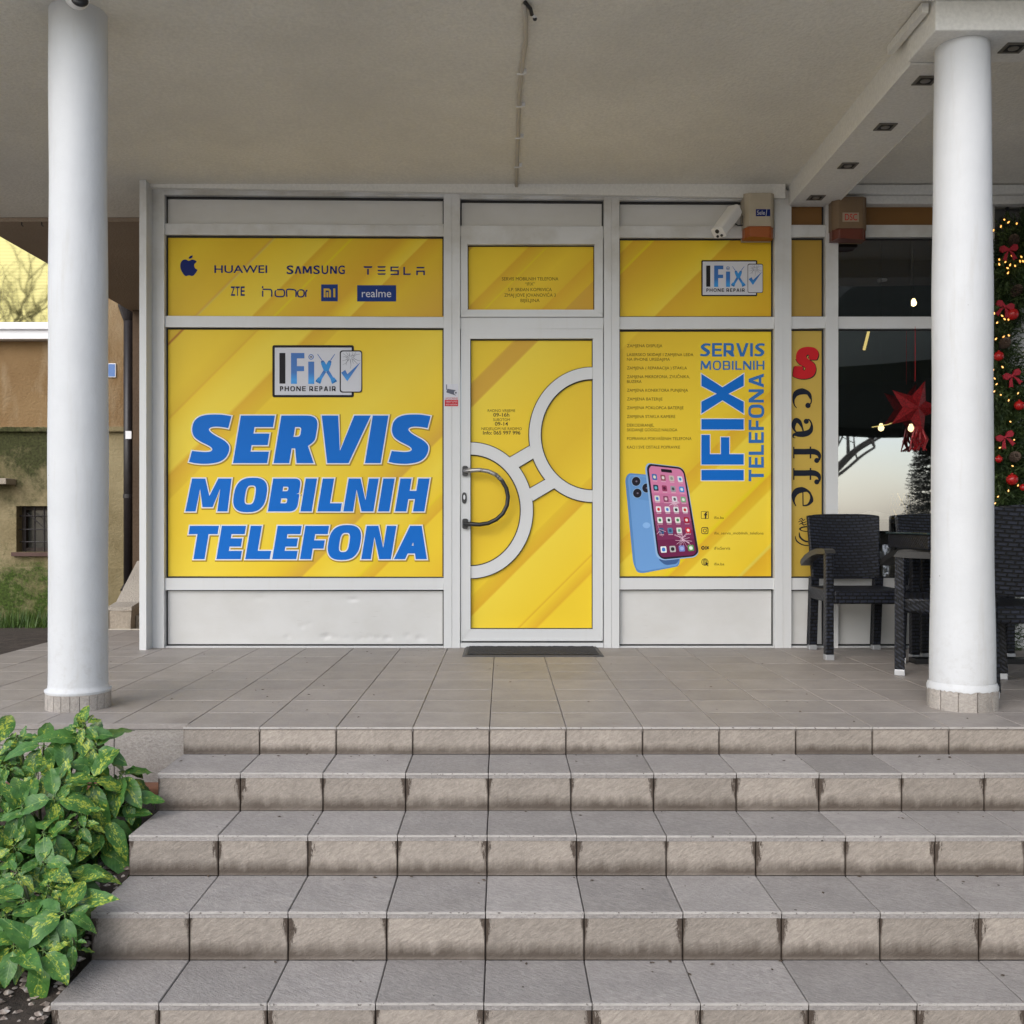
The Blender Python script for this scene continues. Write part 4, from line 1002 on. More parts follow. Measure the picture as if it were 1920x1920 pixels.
# ================================================================== CAFE FRONT
cafe = thing('cafe_shopfront','white framed cafe front with ochre panels and a large window beside the phone shop','cafe front',(0,0,0))
def cpart(name, mat, x0,y0,x1,y1,d0,d1, parent=None, bevel=.0025):
    return pxr(MB(),x0,y0,x1,y1,d0,d1).obj(name, mat, parent or cafe, bevel=bevel)
cpart('mullion',A,1544,372,1566.5,1213,-.05,.05); cpart('mullion',A,1832,372,1857,1213,-.05,.05); cpart('mullion',A,1889,540,1917,1213,-.05,.05)
for x0,x1 in ((1480,1543.5),(1567,1831.5)):
    cpart('rail',A,x0,425.5,x1,447,-.035,.05); cpart('rail',A,x0,596.5,x1,617.5,-.035,.05); cpart('rail',A,x0,1084,x1,1104.5,-.035,.05); cpart('rail',A,x0,1210.5,x1,1214,-.035,.05)
    cpart('top_rail',M['gasket'],x0,360,x1,379,-.02,.05)
def cpanel(name,x0,y0,x1,y1,mat):
    o = pxr(MB(),x0,y0,x1,y1,-.0004,.006).obj(name, mat, cafe); gask(x0,y0,x1,y1,o,2.6); return o
cpanel('brown_panel',1481,380,1542.5,425,M['brown_film']); cpanel('brown_panel',1567.5,380,1831,425,M['brown_film'])
cpanel('ochre_panel',1481,448,1542.5,596,M['ochre']); pS = cpanel('sign_panel',1481,618,1542.5,1083.5,M['ochre_sign'])
cpanel('kick_panel',1481,1105,1542.5,1210,M['panel']); cpanel('kick_panel',1567.5,1105,1831,1210,M['panel'])
def glass(name='window_glass', k=.10):
    q = N(name); t = q.t; t.nodes.remove(q.b)
    tr = q.n('BsdfTransparent'); tr.inputs[0].default_value = (.80,.83,.82,1); g = q.n('BsdfGlossy'); g.inputs['Roughness'].default_value = .015; g.inputs[0].default_value=(.93,.96,1,1)
    lw = q.n('Fresnel'); lw.inputs[0].default_value = 1.5
    f = q.math('ADD', q.math('MULTIPLY', lw.outputs[0], 1.0), k)
    # sheets are never quite flat
    x = q.n('Bump'); x.inputs['Strength'].default_value = .05; x.inputs['Distance'].default_value = .05; q.l(q.noise(q.pos(), 1.3, 1), x.inputs['Height']); q.l(x.outputs[0], g.inputs['Normal'])
    mx = q.n('MixShader'); q.l(f, mx.inputs[0]); q.l(tr.outputs[0], mx.inputs[1]); q.l(g.outputs[0], mx.inputs[2]); q.l(mx.outputs[0], q.out.inputs[0]); return q.m
M['glass'] = glass(); M['boosted_glass'] = glass('boosted_reflection_glass', .46)  # lower pane's mirror share is raised to brighten its reflection, no film there
def pane(x0,y0,x1,y1,m='glass'):
    a=[(fx(x0),.002,fz(y1)),(fx(x1),.002,fz(y1)),(fx(x1),.002,fz(y0)),(fx(x0),.002,fz(y0))]
    o = MB().quad(*a)  .obj('glass_pane', M[m], cafe); gask(x0,y0,x1,y1,o,2.4,0,-.006,.02); return o
pane(1567.5,448,1831,596); pane(1567.5,618,1831,1083.5,'boosted_glass'); pane(1858,380,1888.5,1213); pane(1918,380,2300,1213); pane(1889,380,1917,540)
crn = MB().box(2.13,6.5,-.10,.05,2.885,2.945).box(2.13,6.5,-.07,.05,2.83,2.884); crn.obj('cornice', M['beam'], cafe, bevel=.006)
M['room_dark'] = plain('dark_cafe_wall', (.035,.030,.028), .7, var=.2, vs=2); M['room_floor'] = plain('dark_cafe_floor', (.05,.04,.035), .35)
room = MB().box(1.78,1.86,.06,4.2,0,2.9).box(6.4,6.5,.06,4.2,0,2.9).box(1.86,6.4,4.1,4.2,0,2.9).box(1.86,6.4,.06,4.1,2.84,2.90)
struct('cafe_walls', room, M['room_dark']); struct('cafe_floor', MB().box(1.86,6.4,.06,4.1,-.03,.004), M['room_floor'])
# wording on the upright sign: red letter, then turned letters, then a cup
uS = lambda p: (1480+p[0]*.2292, 620+p[1]*.2292)
mb = MB()
sred=[(238,190),(226,232),(205,238),(168,236),(158,222),(162,206),(150,196),(138,206),(142,222),(178,250),(206,275),(216,310),(208,350),(180,380),(130,394),(80,392),(40,378),(28,362),(40,295),(62,290),(104,292),(112,306),(108,320),(122,326),(134,312),(124,298),(88,278),(62,252),(52,220),(60,180),(84,150),(130,134),(185,135),(222,152)]
def smooth(p,sg=3):
    o=[];n=len(p)
    for i in range(n):
        a,b,c,d=[Vector(p[(i+k)%n]) for k in (-1,0,1,2)]
        for k in range(sg):
            u_=k/sg; v=.5*((2*b)+(c-a)*u_+(2*a-5*b+4*c-d)*u_*u_+(3*b-a-3*c+d)*u_**3); o.append((v.x,v.y))
    return o
place([ccw([(a+7,b+7) for a,b in smooth(sred)])], uS, FRONT-LAY, mb, 1); place([offset(ccw(smooth(sred)),5)], uS, FRONT-LAY*1.6, mb, 1); place([ccw(smooth(sred))], uS, FRONT-LAY*2.2, mb, 0)
mb.obj('letter', [M['ink_red'],M['ink_dark']], pS)
def turned(strokes, dots=(), extra=()):
    """letter given by strokes in the crop's own units (already turned clockwise)"""
    mb = MB(); k=0
    for pts,w in strokes: place([stroke(pts,[v*(1.38 if v>18 else 1.15) for v in w],6)], uS, FRONT-LAY*(1+.15*k), mb); k+=1
    for x,y,r in dots: place([ccw(sup(x,y,r,r))], uS, FRONT-LAY*(1+.15*k), mb); k+=1
    mb.obj('letter', M['ink_navy3'], pS)
M['ink_navy3'] = pr('print_blue_black', (.012,.016,.028))
# c
turned([([(150,520),(178,560),(172,535),],[10,12,10]),([(152,617),(176,592),(178,556),(160,515),(105,497),(55,515),(35,560),(40,605),(60,634)],[10,9,10,20,38,34,18,9,5])],[(152,612,22)])
# a (bowl, stem, upper ball)
turned([([(135,738),(160,728),(182,765),(176,812),(150,836),(110,846),(60,846)],[10,10,12,26,34,36,30]),([(62,846),(36,852),(32,872),(50,878)],[26,18,8,5]),([(118,842),(104,790),(80,745),(52,735),(34,770),(40,810),(62,836)],[8,14,26,30,28,16,8])],[(138,742,21)])
for dy in (0,175):
    turned([([(36,990+dy),(120,990+dy),(200,990+dy),(240,1012+dy),(246,1050+dy),(228,1066+dy)],[34,34,34,26,14,12]),([(36,950+dy),(36,1045+dy)],[9,9]),([(172,948+dy),(172,1046+dy)],[11,11])],[(224,1062+dy,21)])
turned([([(110,1310),(112,1434)],[8,8]),([(112,1432),(150,1425),(180,1390),(176,1345),(150,1312),(105,1302),(60,1315),(36,1350),(36,1395),(54,1436)],[8,14,24,14,16,34,38,30,14,6])])
mb = MB()
place([stroke([(80,1548),(100,1536),(112,1552),(130,1540)],[4,9,9,3],5)], uS, FRONT-LAY, mb); place([stroke([(72,1566),(96,1556),(112,1572),(140,1560)],[4,9,9,3],5)], uS, FRONT-LAY, mb); place([stroke([(80,1586),(100,1576),(118,1590),(146,1578)],[4,9,9,3],5)], uS, FRONT-LAY, mb)
place([ccw(sup(150,1622,72,24,2))], uS, FRONT-LAY, mb); place([ccw(sup(152,1624,58,15,2))], uS, FRONT-LAY*2, mb, 1)
place([stroke([(80,1650),(88,1690),(130,1722),(190,1728)],[6,16,14,8],6)], uS, FRONT-LAY, mb); place([stroke([(48,1680),(60,1720),(110,1752),(180,1760)],[5,12,10,6],6)], uS, FRONT-LAY, mb)
mb.obj('cup_emblem', [M['ink_navy3'],M['ochre_sign']], pS)

# ---- things inside the cafe window
def emis(name, c, s):
    q = N(name); q.set((.8,.7,.5), .4, emit=c, es=s); return q.m
M['warm'] = emis('warm_bulb', (1.0,.72,.36), 3.); M['warm_soft'] = emis('warm_tube', (1.0,.74,.22), .9); M['fairy'] = emis('fairy_light', (1.0,.42,.06), 1.1)
def glitter(name,c):
    q = N(name); v = q.n('TexVoronoi'); q.l(q.coord(), v.inputs['Vector']); v.inputs['Scale'].default_value = 160
    q.set(q.mix(q.maprange(v.outputs['Color'],.2,.9), tuple(x*.35 for x in c), c), .28, .35); q.bump(v.outputs['Color'], .6, .01); return q.m
M['red_glitter'] = glitter('red_glitter',(.36,.010,.016)); M['gold'] = plain('gold_metal',(.62,.42,.12),.3,.9)
c = P(1716,765,6.53); st_ = thing('star_ornament','red glittering star hanging in front of the cafe window beside the column','ornament',tuple(c))
mb = MB(); vs=[]
for k in range(10):
    a = math.pi*k/5+.35; rr = .185 if k%2==0 else .08; vs.append((rr*math.sin(a),0,rr*math.cos(a)))
vs += [(0,-.05,0),(0,.035,0)]; fs=[]
for k in range(10): fs += [(k,10,(k+1)%10),((k+1)%10,11,k)]
mb.add(vs,[tuple(reversed(f)) for f in fs]).obj('star', M['red_glitter'], st_); MB().tube([(0,0,.17),(0,0,fz(616)-c.z)],.0012,5).obj('string', M['ink_red'], st_)
tm = MB()
for k in range(14): tm.tube([(.02+random.uniform(-.02,.03),0,-.12),(.03+random.uniform(-.05,.05),random.uniform(-.02,.02),-.2),(.02+random.uniform(-.06,.06),0,-.27)],[.006,.008,.003],5)
tm.obj('tassel', M['red_glitter'], st_)
c = P(1654,515,8.6); lm = thing('pendant_lamp','small white pendant lamp hanging inside the cafe behind the upper pane','lamp',tuple(c))
MB().lathe([(.055,.07),(.05,.0),(.038,-.055),(.034,-.055),(.045,0),(.05,.068)],(0,0),24).obj('lamp_shade', M['white'], lm, smooth=True); MB().tube([(0,0,.06),(0,0,2.83-c.z)],.004,6).obj('cord', M['black'], lm)
for (px,py,d,lb) in ((1713,568,7.6,'warm glowing bulb hanging behind the upper cafe pane'),(1652,802,7.3,'left warm bulb of the pair hanging in the large cafe window'),(1708,803,7.3,'right warm bulb of the pair hanging in the large cafe window')):
    c = P(px,py,d); b = thing('hanging_bulb',lb,'light bulb',tuple(c)); MB().lathe([(.001,-.026),(.017,-.018),(.022,0),(.014,.02),(.009,.032)],(0,0),14).obj('bulb', M['warm'], b, smooth=True)
    MB().tube([(0,0,.03),(0,0,.05)],.010,8).obj('socket', M['black'], b); MB().tube([(0,0,.05),(0,0,2.83-c.z)],.0025,5).obj('cord', M['black'], b)
a,b=P(1631,612,7.8),P(1620,656,7.8); tb=MB().tube([a,b],.011,8).obj('light_tube', M['warm_soft']); tag(tb,'slanting yellow light tube glowing inside the large cafe window','light tube')
mb=MB(); mb.tube([P(1635,801,7.25),P(1665,796,7.25),P(1700,783,7.25),P(1740,766,7.25)],.0035,6); tag(mb.obj('string_light', M['warm_soft']),'thin glowing cord strung between the bulbs in the cafe window','light cord')
c=P(1687,968,7.0); vz=thing('lattice_vase','gold lattice vase standing inside the cafe window','vase',(c.x,c.y,c.z-.02))
mb=MB()
for k in range(9):
    for s in (1,-1):
        mb.tube([(.055*math.cos(2*math.pi*k/9+s*1.5*u_/6)*(1+.12*math.sin(u_/6*3.14)),.055*math.sin(2*math.pi*k/9+s*1.5*u_/6)*(1+.12*math.sin(u_/6*3.14)),.175*u_/6) for u_ in range(7)],.0035,5)
mb.lathe([(.055,0),(.06,0),(.06,.006),(.055,.006)],(0,0),20); mb.obj('lattice', M['gold'], vz)
tb=thing('cafe_table','dark round table inside the cafe under the lattice vase','table',(c.x,c.y+.02,0)); MB().lathe([(.0,c.z-.045),(.3,c.z-.045),(.3,c.z-.021),(0,c.z-.021)],(0,0),28).obj('table_top', M['room_floor'], tb); MB().tube([(0,0,0.01),(0,0,c.z-.05)],.03,10).obj('leg', M['black'], tb)
ac=thing('armchair','pale beige armchair inside the cafe behind the black wicker chair','armchair',(2.62,.62,0))
mb=MB(); prof=[(-.27,.36),(-.27,.72),(-.2,.83),(0,.865),(.2,.83),(.27,.72),(.27,.36)]; mb.prism(ccw(prof),'y',.0,.1); mb.obj('backrest', plain('beige_fabric',(.62,.58,.50),.8), ac, bevel=.03)
MB().box(-.27,.27,-.02,.5,.2,.42).obj('seat', plain('beige_fabric_seat',(.58,.54,.47),.8), ac, bevel=.03)
for sx_ in (-.23,.23):
    for sy_ in (.03,.44): MB().box(sx_-.02,sx_+.02,sy_-.02,sy_+.02,.005,.2).obj('leg', M['black'], ac)

# ---- evergreen needles (garland and tree)
def needles(mb, p, d, ln, rs, n=15, wd=.0030, nl=.034):
    d = d.normalized(); up = Vector((0,0,1)) if abs(d.z)<.9 else Vector((1,0,0)); u_ = d.cross(up).normalized(); v_ = d.cross(u_)
    for k in range(n):
        t_ = (k+.5)/n; a = rs.uniform(0,6.283); q0 = p + d*ln*t_
        o_ = (u_*math.cos(a)+v_*math.sin(a)); e = (d*.75+o_*.85).normalized()*nl*rs.uniform(.7,1.15)*(1-.35*t_)
        s_ = d.cross(o_).normalized()*wd
        mb.add([q0-s_,q0+s_,q0+e],[(0,1,2)])
def leafmat(name,a,b,rough=.5):
    q=N(name); n=q.noise(q.pos(),9,4); q.set(q.mix(q.maprange(n,.35,.65),a,b),rough,0,.3); return q.m
M['fir'] = leafmat('fir_needles',(.018,.038,.013),(.075,.115,.035))
M['fir_dark'] = leafmat('dark_fir_needles',(.006,.012,.008),(.016,.028,.016))
rs = random.Random(21)
tr = thing('conifer','small dark potted conifer behind the photographer, mirrored at the edge of the cafe window','conifer',(6.35,-8.4,-.86))
mb = MB()
for k in range(2200):
    h_ = rs.uniform(.4,3.1); rr = (3.2-h_)*.27*rs.uniform(.4,1); a = rs.uniform(0,6.283); needles(mb, Vector((rr*math.cos(a),rr*math.sin(a),h_)), Vector((math.cos(a),math.sin(a),rs.uniform(-.3,.2))), .2, rs, 12, .008, .07)
mb.obj('foliage', M['fir_dark'], tr); MB().tube([(0,0,.01),(0,0,3.1)],[.04,.01],8).obj('trunk', M['soil'], tr); MB().lathe([(.1,.006),(.14,.2),(.12,.2),(.0,.19)],(0,0),20).obj('pot', M['black'], tr)
# garland round the cafe door
gd = thing('garland','lit fir garland with red baubles and pine cones hanging beside the cafe door','garland',(0,0,0))
mb = MB(); gp = lambda px,py,d=6.46: P(px,py,d)
path=[(1872,1218),(1868,1120),(1872,1000),(1874,900),(1872,800),(1868,700),(1868,620),(1876,540),(1890,480),(1915,450),(1960,432),(2040,425)]
for i in range(len(path)-1):
    a,b=gp(*path[i]),gp(*path[i+1]); n_=int((b-a).length/.0010)
    for k in range(n_):
        p=a.lerp(b,rs.random()); ang=rs.uniform(0,6.283); rr=rs.uniform(.0,.112)*(1.25 if i>6 else 1); off_=Vector((math.cos(ang)*rr,-abs(rs.gauss(0,.035)),math.sin(ang)*rr))
        needles(mb,p+off_,Vector((math.cos(ang),rs.uniform(-.9,.1),math.sin(ang)+rs.uniform(-.2,.6))),.085,rs,14,.0034,.036)
for pth in ([(1902,965),(1908,900),(1904,830),(1900,745),(1912,700)],[(1912,600),(1900,520),(1893,455)],[(1880,950),(1885,860),(1880,770)]):
    for i in range(len(pth)-1):
        a,b=gp(*pth[i]),gp(*pth[i+1])
        for k in range(int((b-a).length/.0013)):
            p=a.lerp(b,rs.random()); ang=rs.uniform(0,6.283); rr=rs.uniform(0,.085); needles(mb,p+Vector((math.cos(ang)*rr,-abs(rs.gauss(0,.03)),math.sin(ang)*rr)),Vector((math.cos(ang),rs.uniform(-.9,.1),math.sin(ang)+rs.uniform(-.4,.5))),.085,rs,14,.0034,.036)
o=mb.obj('foliage', M['fir'], gd); o['kind']='stuff'
c1=lambda X,Y:(1840+X*.15625,400+Y*.15625); c2=lambda X,Y:(1840+X*.15625,700+Y*.15625)
bl=MB()
M['bauble']=plain('red_bauble',(.42,.012,.012),.22); M['cone']=plain('pine_cone',(.11,.075,.055),.8,var=.4,vs=60); M['ribbon']=plain('red_ribbon',(.33,.008,.022),.6)
bme=MB().lathe([(.001,-.012),(.006,-.008),(.0075,0),(.005,.008),(.001,.014)],(0,0),8).mesh('bulb',M['fairy'])
for X,Y in ((145,205),(235,158),(325,108),(425,122),(275,75),(215,555),(275,535),(290,583),(215,612),(345,620),(315,657),(370,512),(480,522),(465,575),(500,575),(405,630),(320,715),(155,1200),(250,1230),(280,1270),(190,1312),(325,1275),(105,1358),(175,1507),(265,1482),(330,1465),(255,1845),(140,1885)): inst('bulb',bme,gd,gp(*c1(X,Y),6.34),rot=(rs.uniform(-1,1),rs.uniform(-1,1),0),scale=(.68,.68,.68))
for X,Y in ((160,62),(183,130),(153,218),(233,258),(328,325),(130,452),(348,580),(395,797),(222,893),(282,840),(375,1112),(440,1345),(475,1380),(325,1410),(200,1480),(165,1560),(440,240)): inst('bulb',bme,gd,gp(*c2(X,Y),6.34),rot=(rs.uniform(-1,1),rs.uniform(-1,1),0),scale=(.58,.58,.58))
for (px,py),r_ in ((c1(375,1210),.036),(c1(210,1712),.030),(c2(370,1275),.035),(c2(105,1395),.018),(c2(455,385),.030),(c2(210,1030),.022),(c2(500,1370),.02)):
    b=MB().ball((0,0,0),r_,20).tube([(0,0,r_*.95),(0,0,r_*1.15)],r_*.22,8).obj('bauble',M['bauble'],gd,smooth=True); b.location=gp(px,py,6.33)
def cone(r_):
    mb=MB()
    for i in range(7):
        for k in range(9):
            z=(i/6-.5)*2.2*r_; rr=r_*math.sqrt(max(.08,1-((i/6-.42)*1.75)**2)); a=2*math.pi*(k+.5*(i%2))/9; d=Vector((math.cos(a),math.sin(a),.25)); s_=Vector((-math.sin(a),math.cos(a),0))*r_*.24; q0=Vector((0,0,z)); mb.add([q0+d*rr*.4-s_*.6,q0+d*rr*.4+s_*.6,q0+d*rr+s_+Vector((0,0,r_*.1)),q0+d*rr-s_+Vector((0,0,r_*.1)),q0+d*rr*.4-Vector((0,0,r_*.2))],[(0,1,2,3),(4,1,0),(3,2,4)])
    return mb
for px,py in (c2(400,1005),c1(390,330),c1(280,1560),c1(420,930)):
    b=cone(.033).obj('pine_cone',M['cone'],gd); b.location=gp(px,py,6.34); b.rotation_euler=(rs.uniform(.6,1.4),rs.uniform(-.6,.6),0)
for px,py in (c1(280,1120),c2(285,770),c1(330,440),c2(370,30),(1874,1190)):
    mb=MB()
    for s_ in (1,-1):
        mb.prism(ccw([(0,.004),(s_*.028,.030),(s_*.052,.026),(s_*.056,.002),(s_*.040,-.012),(s_*.015,-.006)]),'y',-.010,.006)
        mb.prism(ccw([(0,0),(s_*.012,-.03),(s_*.022,-.068),(s_*.034,-.058),(s_*.046,-.060),(s_*.026,-.02)]),'y',-.003,.003)
    mb.ball((0,-.004,0),.010,8); b=mb.obj('bow',M['ribbon'],gd); b.location=gp(px,py,6.32); b.rotation_euler=(0,rs.uniform(-.5,.5),0)

# ================================================================== CHAIRS AND TABLE
def weave():
    q=N('black_wicker'); x,y,z=q.sep(q.coord()); v=q.comb(q.math('ADD',x,y),q.math('ADD',z,q.math('MULTIPLY',y,.7)),0)
    b=q.n('TexBrick'); q.l(v,b.inputs['Vector']); b.inputs['Scale'].default_value=1; b.inputs['Brick Width'].default_value=.042; b.inputs['Row Height'].default_value=.021; b.inputs['Mortar Size'].default_value=.0052; b.inputs['Mortar Smooth'].default_value=.6; b.offset=.5
    b.inputs['Color1'].default_value=(.011,.0135,.021,1); b.inputs['Color2'].default_value=(.021,.025,.040,1); b.inputs['Mortar'].default_value=(.001,.001,.0015,1)
    q.set(b.outputs[0],.42,0,.4); q.bump(q.math('SUBTRACT',1,b.outputs['Fac']),1.,.008); return q.m
M['weave']=weave(); M['arm']=plain('dark_grey_armrest',(.028,.027,.026),.45,var=.15,vs=60)
def make_chair(label):
    t=thing('wicker_chair',label,'chair',(0,0,0),0,'black wicker armchairs on the porch'); w=M['weave']
    # backrest, slightly dished, leaning back
    mb=MB(); nx_,nz_=8,8
    for s,dy in ((0,-.020),(1,.020)):
        for j in range(nz_+1):
            for i in range(nx_+1):
                u_=i/nx_*2-1; v_=j/nz_; hw=.212+.016*v_; mb.v.append((u_*hw, .215+.05*v_+.02*(1-u_*u_)+dy, .447+.408*v_-(.012*u_**4 if j==nz_ else 0)))
    k=(nx_+1)*(nz_+1)
    for j in range(nz_):
        for i in range(nx_):
            a=j*(nx_+1)+i; mb.f.append((a,a+1,a+nx_+2,a+nx_+1)); mb.m.append(0); mb.f.append((a+k,a+k+nx_+1,a+k+nx_+2,a+k+1)); mb.m.append(0)
    for i in range(nx_):
        mb.f.append((i+1,i,i+k,i+1+k)); a=nz_*(nx_+1)+i; mb.f.append((a,a+1,a+1+k,a+k)); mb.m+= [0,0]
    for j in range(nz_):
        a=j*(nx_+1); b=a+nx_; mb.f.append((a,a+nx_+1,a+nx_+1+k,a+k)); mb.f.append((b+nx_+1,b,b+k,b+nx_+1+k)); mb.m+=[0,0]
    mb.obj('backrest',w,t,bevel=.008)
    MB().box(-.228,.228,-.262,.225,.325,.405).obj('seat',w,t,bevel=.014,seg=3)
    for s in (-1,1):
        x=s*.250
        l=MB().box(x-.024,x+.024,-.268,-.218,.03,.628).obj('leg',w,t,bevel=.006); MB().box(x-.0255,x+.0255,-.2695,-.2165,0,.032).obj('foot_cap',M['chrome'],l,bevel=.003)
        MB().box(min(x,s*.222),max(x,s*.222)-.0,-.26,-.226,.33,.40).obj('side_rail',w,t)
        mb=MB().prism([(.172+.0,.33),(.218,.33),(.262,.03),(.220,.03)] if False else ccw([(.185,.46),(.235,.46),(.268,.03),(.222,.03)]),'x',s*.200-.023,s*.200+.023); l=mb.obj('leg',w,t,bevel=.006)
        MB().box(s*.200-.0245,s*.200+.0245,.2205,.2695,0,.032).obj('foot_cap',M['chrome'],l,bevel=.003)
        # armrest: flat on top, turning down behind
        pr_=[(-.275,.622),(-.262,.640),(-.22,.648),(-.10,.645),(.02,.628),(.13,.600),(.215,.566),(.225,.548),(.21,.530),(.12,.566),(.0,.597),(-.10,.612),(-.22,.617)]
        MB().prism(ccw(pr_),'x',x-.030,x+.030).obj('armrest',M['arm'],t,bevel=.010,seg=3)
    return t
ch=make_chair('black wicker armchair in front of the caffe sign, facing the street')
spots=[(2.150,-.375,0,None),(2.40,-1.08,R(-112),'black wicker armchair half hidden behind the right column, turned sideways'),(2.735,-.31,0,'black wicker armchair against the cafe window, only its back showing above the table'),(2.45,-1.67,R(178),'black wicker armchair right of the column with its back turned to the street')]
for i,(x,y,rz,lb) in enumerate(spots):
    o=ch if i==0 else copy_tree(ch); o.location=(x,y,.0005); o.rotation_euler=(0,0,rz)
    if lb: o['label']=lb
    if i==3: o.scale=(1.03,1.03,1.03)
tb=thing('patio_table','glass topped black wicker table between the chairs behind the right column','table',(2.66,-.76,0))
M['table_glass']=plain('dark_table_glass',(.03,.05,.05),.05); 
MB().box(-.37,.37,-.30,.30,.735,.745).obj('table_top',M['table_glass'],tb,bevel=.002)
MB().box(-.36,.36,-.29,.29,.652,.733).obj('apron',M['weave'],tb,bevel=.006)
MB().box(-.05,.05,-.05,.05,.03,.652).obj('pedestal',M['weave'],tb,bevel=.006); MB().box(-.33,.33,-.05,.05,0.001,.03).box(-.05,.05,-.29,.29,0.001,.028).obj('base',M['black'],tb)

# ================================================================== SMALL THINGS ON THE FRONT
mt=thing('door_mat','dark grey ribbed door mat lying in front of the yellow door','mat',(.181,-.25,0))
def mat_m():
    q=N('mat_pile'); p=q.coord(); n=q.noise(p,220,3,.7); q.set(q.mix(q.maprange(n,.35,.7),(.022,.022,.027),(.085,.085,.095)),.95); q.bump(n,1,.01); return q.m
mb=MB(); nx_,ny_=60,34
for j in range(ny_+1):
    for i in range(nx_+1): mb.v.append((-.395+.79*i/nx_,-.215+.42*j/ny_,.012+random.uniform(-.0012,.0012)))
for j in range(ny_):
    for i in range(nx_): a=j*(nx_+1)+i; mb.f.append((a,a+1,a+nx_+2,a+nx_+1)); mb.m.append(0)
mb.obj('pile',mat_m(),mt); MB().prism([(-.425,0),(.425,0),(.41,.009),(-.41,.009)],'y',-.238,.222).obj('rubber_edge',plain('mat_rubber',(.06,.058,.058),.6),mt)
# alarm sounders
def sounder(label,px0,px1,py0,py1,d,body,lens,lab):
    x0,x1=(px0-943)*d/F,(px1-943)*d/F; z1=.8-(py0-980)*d/F; z0=.8-(py1-980)*d/F; y=d-6.6; H=z1-z0; w=x1-x0
    t=thing('alarm_box',label,'alarm box',((x0+x1)/2,y,z0),group='alarm sounder boxes above the shopfront')
    pr_=[(-w/2,.0),(-w*.40,-.0),(-w*.40,-.001)]
    def body_(a,b,ww,dd): return MB().prism(ccw([(-ww/2,.11),(-ww/2,.03),(-ww*.36,-.0-dd),(ww*.36,-.0-dd),(ww/2,.03),(ww/2,.11)]),'z',a,b)
    body_(H*.24,H,w,.0).obj('housing',body,t,bevel=.004); body_(.0,H*.235,w*.95,.002).obj('lens',lens,t,bevel=.006)
    MB().box(-w*.5,w*.5,.105,.118,-.004,H+.003).obj('back_plate',body,t); 
    return t,H,w
t,H,w=sounder('cream alarm box with a navy label and an orange lens above the bullet camera',1397,1453,362,444,6.47,M['cream'],M['orange'],None)
MB().box(-w*.14,w*.34,-.0016,-.0002,H*.47,H*.63).obj('label_plate',M['ink_navy'],t)
def t3(parent,s,x0,x1,z,ch_,y,mat):
    v,f=text_shape(s,0.0); a=min(p[0] for p in v); b=max(p[0] for p in v); kx=(x1-x0)/(b-a)
    o=MB().add([(x0+(p[0]-a)*kx,y,z-ch_/2+p[1]*ch_/.68) for p in v],f).obj('lettering',mat,parent)
t3(t,'Sele',-w*.10,w*.16,H*.55,.026,-.0022,M['ink_grey']); MB().prism([(w*.19,H*.47),(w*.205,H*.47),(w*.235,H*.63),(w*.22,H*.63)],'y',-.0022,-.0017).obj('mark',M['ink_grey'],t)
shaded=plain('shaded_cream_plastic',(.19,.125,.07),.45,var=.1,vs=9); t,H,w=sounder('tan cream alarm box with red lettering under the end of the ceiling beam',1563,1627,369,447,6.45,shaded,plain('dull_red_lens',(.13,.03,.016),.35),None)  # cream box and its label carry the shade in their colour
MB().box(-w*.24,w*.24,-.0016,-.0002,H*.40,H*.62).obj('label_plate',plain('shaded_label',(.36,.28,.20),.5),t); t3(t,'DSC',-w*.17,w*.19,H*.51,.040,-.0022,M['ink_red'])
cb=MB(); p=lambda a,b,d:P(a,b,d)
cb.tube([p(1400,395,6.56),p(1393,405,6.53),p(1393,418,6.53),p(1401,424,6.56)],.004,6).tube([p(1376,418,6.52),p(1384,423,6.53),p(1398,422,6.53)],.004,6)
tag(cb.obj('black_cable',M['black']),'thin black cable looping between the bullet camera and the cream alarm box','cable')
# bullet camera
bc=thing('bullet_camera','white bullet security camera under the cream alarm box, pointing down to the left','camera',tuple(P(1368,408,6.53)))
di=Vector((-.52,-.46,-.72)).normalized(); rx=Vector((0,0,1)).cross(di).normalized()*-1; ry=di.cross(rx)*1.0
def bbox(mb,c,l0,l1,w_,h_):
    pts=rrect(-w_,-h_,w_,h_,w_*.45); n_=len(pts); vs=[c+di*l+rx*a+ry*b for l in (l0,l1) for a,b in pts]
    mb.add(vs,[tuple(range(n_)),tuple(reversed(range(n_,2*n_)))]+[(i,i+n_,(i+1)%n_+n_,(i+1)%n_) for i in range(n_)]); return mb
c0=Vector((.0,-.09,.0))
bbox(MB(),c0,-.02,.20,.040,.040).obj('housing',M['cam_white'],bc,bevel=.003); 
bbox(MB(),c0+Vector((0,0,.004)),-.03,.215,.044,.036).obj('sun_shield',M['cam_white'],bc,bevel=.003)
f0=c0+di*.2165
for a,b,r_,nm in ((0,-.016,.013,'lens'),(-.016,.018,.0085,'infrared_lamp'),(.014,.018,.0085,'infrared_lamp')):
    q0=f0+rx*a+ry*b; MB().tube([q0-di*.004,q0+di*.002],r_,14).obj(nm,M['black'],bc)
MB().tube([(0,.07,.0),(0,.035,.005)],.036,18).obj('mount',M['cam_white'],bc); MB().tube([(0,.04,.0),(0.0,-.03,.01),c0+di*.02],.013,10).obj('arm',M['cam_white'],bc)

